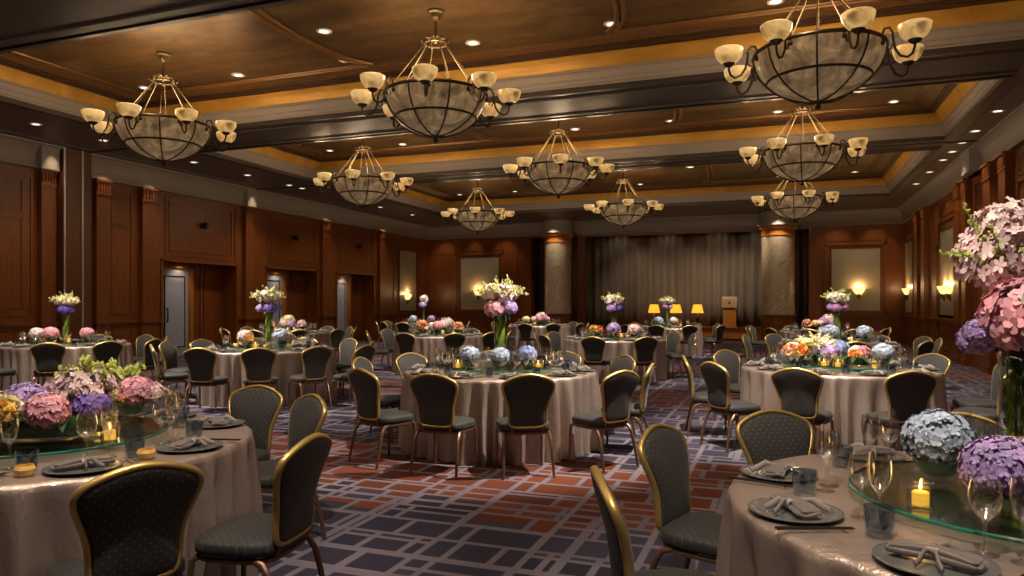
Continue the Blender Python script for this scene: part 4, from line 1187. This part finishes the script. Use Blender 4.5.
# low centrepieces
BUDS['big'] = bud_sprays('budding_spray', M['lime'], M['p_bud'], R=.22, H=.20, cnt=13, seed=23, bs=.0145)
low_centre('A', .06, -.08, 'long low arrangement of pink, yellow and cream flowers, left foreground', .30, .19, [
    ('h', 'pink', .12, -.16, .145, .92), ('h', 'pink', -.20, -.20, .14, .8), ('p', 'yellow', -.06, -.22, .135, .72), ('p', 'cream', -.10, -.12, .15, .7), ('p', 'orange', -.10, -.26, .10, .38),
    ('h', 'lilac', -.10, .02, .17, .95), ('h', 'lilac', .02, .0, .16, .9), ('h', 'purple', .22, .02, .15, .85), ('o', 'blush', .15, .07, .23, .82), ('o', 'blush', .20, .08, .26, .6), ('b', 'big', .22, .10, .25, .95)])
low_bowl(P('A', .20, .46), 'small glass bowl of pink and cream blooms behind foreground candles', [('pink', .03, 0, .145, .9), ('*cream', -.06, -.03, .14, .6), ('blush', .08, .04, .13, .7)], 1.05, RZ0)
low_bowl(P('B', -.21, .20), 'footed glass bowl of blue hydrangea by the foreground candle', [('paleblue', 0, 0, .155, 1.12), ('blue', .02, .05, .14, .9)], 1.0, RZ0)
low_bowl(P('B', -.28, -.24), 'glass bowl of lilac hydrangea at foot of the big foreground vase', [('lilac', 0, 0, .145, 1.05), ('blush', .10, .07, .15, .85)], 1.0, RZ0)
low_bowl(P('C', -.30, -.34), 'blue hydrangea bowl on central table, leftmost of three', [('paleblue', 0, 0, .14, .92)], 1.0, RZ0)
low_bowl(P('C', .0, -.42), 'blue hydrangea bowl on central table, middle of three', [('paleblue', 0, 0, .135, .92)], 1.0, 1.2)
low_bowl(P('C', .27, -.26), 'blue hydrangea bowl on central table, rightmost of three', [('blue', 0, 0, .14, .95)], 1.0, 2.2)
low_bowl(P('C', -.36, .22), 'pale green hydrangea bowl at back of the central table', [('cream', 0, 0, .14, .8)], 1.0, 2.2)
low_bowl(P('D', -.48, -.08), 'glass bowl of pink and orange blooms, left on the right-hand table', [('*peach', -.05, 0, .13, .75), ('*orange', .04, -.04, .13, .7), ('blush', .0, .06, .14, .8)], 1.1, RZ0)
low_centre('D', -.12, -.02, 'lime and white orchid arrangement with blue hydrangeas, right-hand table', .17, .15, [
    ('b', 'cream', -.10, .02, .20, 1.0), ('b', 'bud', -.06, .02, .16, .9), ('o', 'white', -.02, -.03, .20, .65), ('h', 'blue', .10, -.04, .17, .95), ('h', 'lilac', -.02, -.12, .13, .9), ('h', 'paleblue', .17, .04, .17, .8)])
low_centre('D', .05, -.36, 'green leaf-wrapped dish of orange and pink blooms, right-hand table', .13, .12, [('p', 'orange', -.06, -.05, .125, .6), ('p', 'peach', -.02, -.07, .115, .45), ('p', 'pink', .06, .0, .14, .75), ('h', 'blush', .02, .06, .14, .8)])
low_bowl(P('D', .36, -.26), 'pale blue hydrangea bowl at right of the orange blooms', [('paleblue', 0, 0, .14, 1.0)], 1.0, RZ0)
low_bowl(P('E', -.22, -.30), 'bowl of pink and yellow blooms beside the blue tall bouquet', [('blush', -.03, .02, .15, 1.05), ('*yellow', .06, -.05, .13, .6)], 1.05, RZ0)
low_bowl(P('E', .27, -.22), 'round pale blue hydrangea bowl right of the blue tall bouquet', [('paleblue', 0, 0, .15, 1.1), ('blush', .05, .02, .14, .9)], 1.1, RZ0)
low_bowl(P('F', -.36, -.20), 'pink hydrangea bowl, leftmost under the violet bouquet', [('blush', 0, 0, .135, 1.0)], 1.1, RZ0)
low_bowl(P('F', .0, -.40), 'pink hydrangea bowl, middle one under the violet bouquet', [('pink', 0, 0, .14, 1.0)], 1.15, RZ0)
low_bowl(P('F', .42, -.10), 'pink hydrangea bowl, rightmost under the violet bouquet', [('pink', 0, 0, .14, .95)], 1.1, RZ0)
low_centre('G', .0, .0, 'low blush and lime arrangement on the table by the doors', .22, .16, [('h', 'blush', -.08, -.05, .16, 1.1), ('h', 'lilac', .10, -.05, .15, 1.0), ('o', 'cream', 0, .03, .26, .85), ('b', 'cream', 0, 0, .22, .9)])
low_bowl(P('G', -.34, -.28), 'peach bloom bowl at left on the table by the doors', [('*peach', 0, 0, .14, 1.0)], 1.1)
low_bowl(P('G', .40, -.22), 'blush bloom bowl at right on the table by the doors', [('*blush', 0, 0, .14, 1.0)], 1.1)
low_centre('H', .02, -.02, 'low arrangement of pink hydrangea and blush orchids with blue accents', .24, .16, [('h', 'pink', -.06, -.10, .17, 1.1), ('h', 'paleblue', -.19, -.06, .15, .85), ('h', 'blush', .07, -.06, .19, 1.0), ('o', 'blush', .12, .02, .24, .8), ('b', 'cream', .14, .02, .20, .85)])
low_bowl(P('H', -.36, -.24), 'peach bloom bowl left of the pink hydrangea arrangement', [('*peach', 0, 0, .14, 1.2)], 1.15)
low_bowl(P('H', .42, -.24), 'orange bloom bowl right of the pink hydrangea arrangement', [('*peach', 0, 0, .13, 1.05)], 1.1)
low_centre('I', .05, -.02, 'low pink and white arrangement before the left marble column', .26, .17, [('h', 'pink', -.04, -.10, .19, 1.2), ('h', 'blush', -.22, -.04, .16, 1.0), ('h', 'mauve', .20, -.02, .16, 1.0), ('o', 'blush', .02, .02, .27, .95), ('b', 'cream', .04, .02, .22, .8)])
low_bowl(P('I', -.42, -.2), 'cream bloom bowl before the left marble column', [('cream', 0, 0, .14, 1.1)], 1.1)
low_bowl(P('J', -.36, -.20), 'bowl of yellow and orange blooms left of the peach tall bouquet', [('*yellow', -.05, 0, .13, .8), ('*orange', .05, -.03, .12, .7), ('mauve', -.06, .06, .12, .7)], 1.15)
low_bowl(P('J', -.06, -.38), 'lilac hydrangea bowl directly before the peach tall bouquet', [('lilac', 0, 0, .15, 1.2)], 1.1)
low_bowl(P('J', .36, -.24), 'blush bloom bowl right of the peach tall bouquet', [('blush', 0, 0, .13, 1.1), ('*pink', .07, .03, .12, .7)], 1.1)
low_bowl(P('K', -.29, -.22), 'pale blue bloom bowl left on the table before the amber lamps', [('paleblue', 0, 0, .14, 1.2)], 1.1)
low_bowl(P('K', .12, -.34), 'white bloom bowl on the table before the amber lamps', [('white', 0, 0, .14, 1.1)], 1.1)
low_centre('L', .02, -.03, 'low mauve, peach and white arrangement before the right marble column', .30, .18, [('h', 'mauve', .0, -.06, .20, 1.25), ('h', 'peach', -.22, -.10, .15, 1.0), ('h', 'blush', -.10, -.12, .16, .9), ('h', 'lilac', .20, -.02, .17, 1.1), ('o', 'white', .16, .02, .29, .8), ('b', 'cream', .16, .02, .24, .8), ('h', 'peach', .30, -.12, .12, .6)])
low_bowl(P('L', -.40, -.12), 'peach bloom bowl before the right marble column', [('*peach', 0, 0, .14, 1.05)], 1.1)
low_bowl(P('M', .36, -.22), 'pale blue hydrangea bowl right of the mauve tall bouquet', [('paleblue', 0, 0, .14, 1.05)], 1.15)
low_bowl(P('M', -.26, -.32), 'blue hydrangea bowl left of the mauve tall bouquet', [('paleblue', 0, 0, .14, 1.1), ('blue', -.08, .02, .13, .9)], 1.2)
low_bowl(P('N', .3, -.3), 'lilac bloom bowl on the farthest table by left wall', [('lilac', 0, 0, .14, 1.1)], 1.1)
low_bowl(P('N', -.3, -.3), 'blue bloom bowl on the farthest table by left wall', [('paleblue', 0, 0, .14, 1.1)], 1.1)

candle('A', [(.10, .28), (.45, -.20)])
candle('B', [(-.46, -.13)])
candle('C', [(-.42, -.26), (.38, -.34)])
candle('D', [(-.30, -.36), (-.20, -.46), (.44, .08)])
candle('E', [(-.05, -.42)]); candle('F', [(-.10, -.15), (.22, -.28)]); candle('G', [(-.18, -.40), (.12, -.42)])
candle('H', [(.10, -.42)]); candle('I', [(-.15, -.40)]); candle('J', [(.08, -.42)]); candle('K', [(.34, -.30)]); candle('L', [(.25, -.40)]); candle('M', [(.05, -.42)]); candle('N', [(0, -.42)])
votive('A', [(.40, -.72), (.72, -.40)]); votive('B', [(-.20, -.70), (-.10, -.72)])
votive('E', [(-.36, -.32), (.12, -.46), (-.46, -.1)]); votive('G', [(-.02, -.45), (.30, -.40)]); votive('J', [(.2, -.45), (.02, -.3)])

# ================================================================== LIGHT
DOWN = (1, .85, .68)
E_DL = 52
def dspot(x, y, z, e, ang=95, tgt=None, blend=.8, col=DOWN):
    spot((x, y, z), e, ang, blend, col, tgt or (x, y, 0), .05)
# coffer downlights (the nearest coffer, overhead, lights the foreground tables)
for (y0, y1) in COFFERS:
    for x in (-11.2, -9.02, -6.81, -4.5, -2.31, -.08, 2.1):
        dspot(x, y1 - 1.02, ZC - .03, E_DL, tgt=(x, y1 - 1.02 + 1.2, 0))
        dspot(x, y0 + 1.02, ZC - .03, E_DL, tgt=(x, y0 + 1.02 + 1.0, 0))
for y in (9.86, 11.34, 13.85, 15.74, 17.5, 18.1, 20.6, 22.6, 25.0): dspot(-13.43, y, ZS - .03, E_DL*.75, 110, (-14.0, y, 0))
for y in (5, 7.5, 10, 12.5, 15.2, 16.8, 17.9, 18.9, 19.9, 21.6, 23.6): dspot(3.62, y, ZS - .03, E_DL*.55, 80)
# chandeliers: lamps inside the bowls shine upward
for rn, y in CHY:
    for x in CHX[rn]:
        point((x, y, 4.52), 26, (1, .74, .46), .18)
        for k in range(8):              # the bulbs standing in the eight cups
            a = 2*PI*k/8 + math.radians(19)
            point((x + 1.02*math.cos(a), y + 1.02*math.sin(a), 4.37), 5.8, (1, .74, .46), .05)
# added key spots without fixtures, one per table, to light cloth and flowers
AIM = {'C': (2.5, -1.5), 'D': (-2.0, -2.0), 'E': (-2.4, -1.6), 'F': (1.2, -2.3), 'G': (-.8, -2.4), 'H': (1.0, -2.4), 'I': (.8, -2.4), 'J': (-1.0, -2.3), 'K': (1.0, -2.4), 'L': (-1.0, -2.4), 'M': (-1.2, -2.2), 'N': (.8, -2.4), 'A': (1.6, -1.8), 'B': (-1.8, -1.8)}
for tk, (ax, ad) in AIM.items():
    q = T_C(tk) + Vector(room(ax, ad))
    near_t = tk in 'AB'
    spot((min(max(q.x, -14.5), 3.7), max(q.y, -4.5), 4.80), 420 if near_t else 1400 if tk in 'CDE' else 850, 52, .6, (1, .90, .78), (T_C(tk).x, T_C(tk).y, .45), .03)
for x in (-9.2, -4.4, .4): point((x, 2.8, 4.45), 55, (1, .76, .5), .3)      # unseen lights added to brighten the near beams, no lamps modelled
# wall-washing spots in the border soffits
for a, b in PIL_L: dspot(XL + .40, (a + b)/2, ZS - .02, 24, 62, (XL + .06, (a + b)/2, 2.2), col=(1, .76, .48))
for y in (13.5, 15.0, 16.55, 17.7, 19.7, 20.5, 22.2, 25.0, 26.3): dspot(XR - .62, y, ZS - .03, 28, 75, (XR - .05, y, 2.6), col=(1, .74, .46))
dspot(-12.6, YF - .62, ZS - .03, 18, 55, (-12.9, YF, 3.0)); dspot(-8.75, 27.9, ZS - .03, 60, 70, (-8.75, 28.6, 2.5)); dspot(-.14, 27.9, ZS - .03, 70, 70, (-.14, 28.6, 2.5))
for x in (-6.5, -4.5, -2.5, -.8): dspot(x, 30.2, 4.85, 7, 110, (x, 30.9, 1.0))
for x in (-5.6, -3.6, -2.2, -1.2): dspot(x, 27.6, ZS - .03, 130, 60, (x, 30.9, 1.6))

for x in (-14.2, -11.3, 1.9, 3.2): dspot(x, YF - .8, ZS - .03, 26, 75, (x, YF, 2.2), col=(1, .78, .52))  # added spots without fixtures, brightening the end wall panelling
for x in (-4.2, -2.2): dspot(x, 28.0, ZS - .03, 55, 45, (x, 29.5, .3))  # two more added spots, lifting the stage front, no fixtures there
w = bpy.data.worlds.new('World'); sc.world = w; w.use_nodes = True
w.node_tree.nodes['Background'].inputs[0].default_value = (.9, .8, .7, 1); w.node_tree.nodes['Background'].inputs[1].default_value = .0

# ================================================================== CAMERA
cd = bpy.data.cameras.new('Camera'); co = bpy.data.objects.new('Camera', cd); COL.objects.link(co)
co.location = (0, 0, CAM_H); co.rotation_euler = (PI/2, 0, math.atan2(ST, CT))
cd.sensor_width = 36; cd.lens = 725/1024*36; cd.shift_y = 16/1024; cd.clip_end = 200; cd.clip_start = .05
sc.camera = co
vs_ = sc.view_settings; vs_.view_transform = 'Standard'; vs_.look = 'None'; vs_.gamma = 1; vs_.use_curve_mapping = False; vs_.exposure = 0.75
cy = sc.cycles
cy.use_denoising = True; cy.max_bounces = 8; cy.transparent_max_bounces = 24; cy.diffuse_bounces = 3; cy.glossy_bounces = 3
cy.sample_clamp_indirect = 4; cy.caustics_reflective = False; cy.caustics_refractive = False
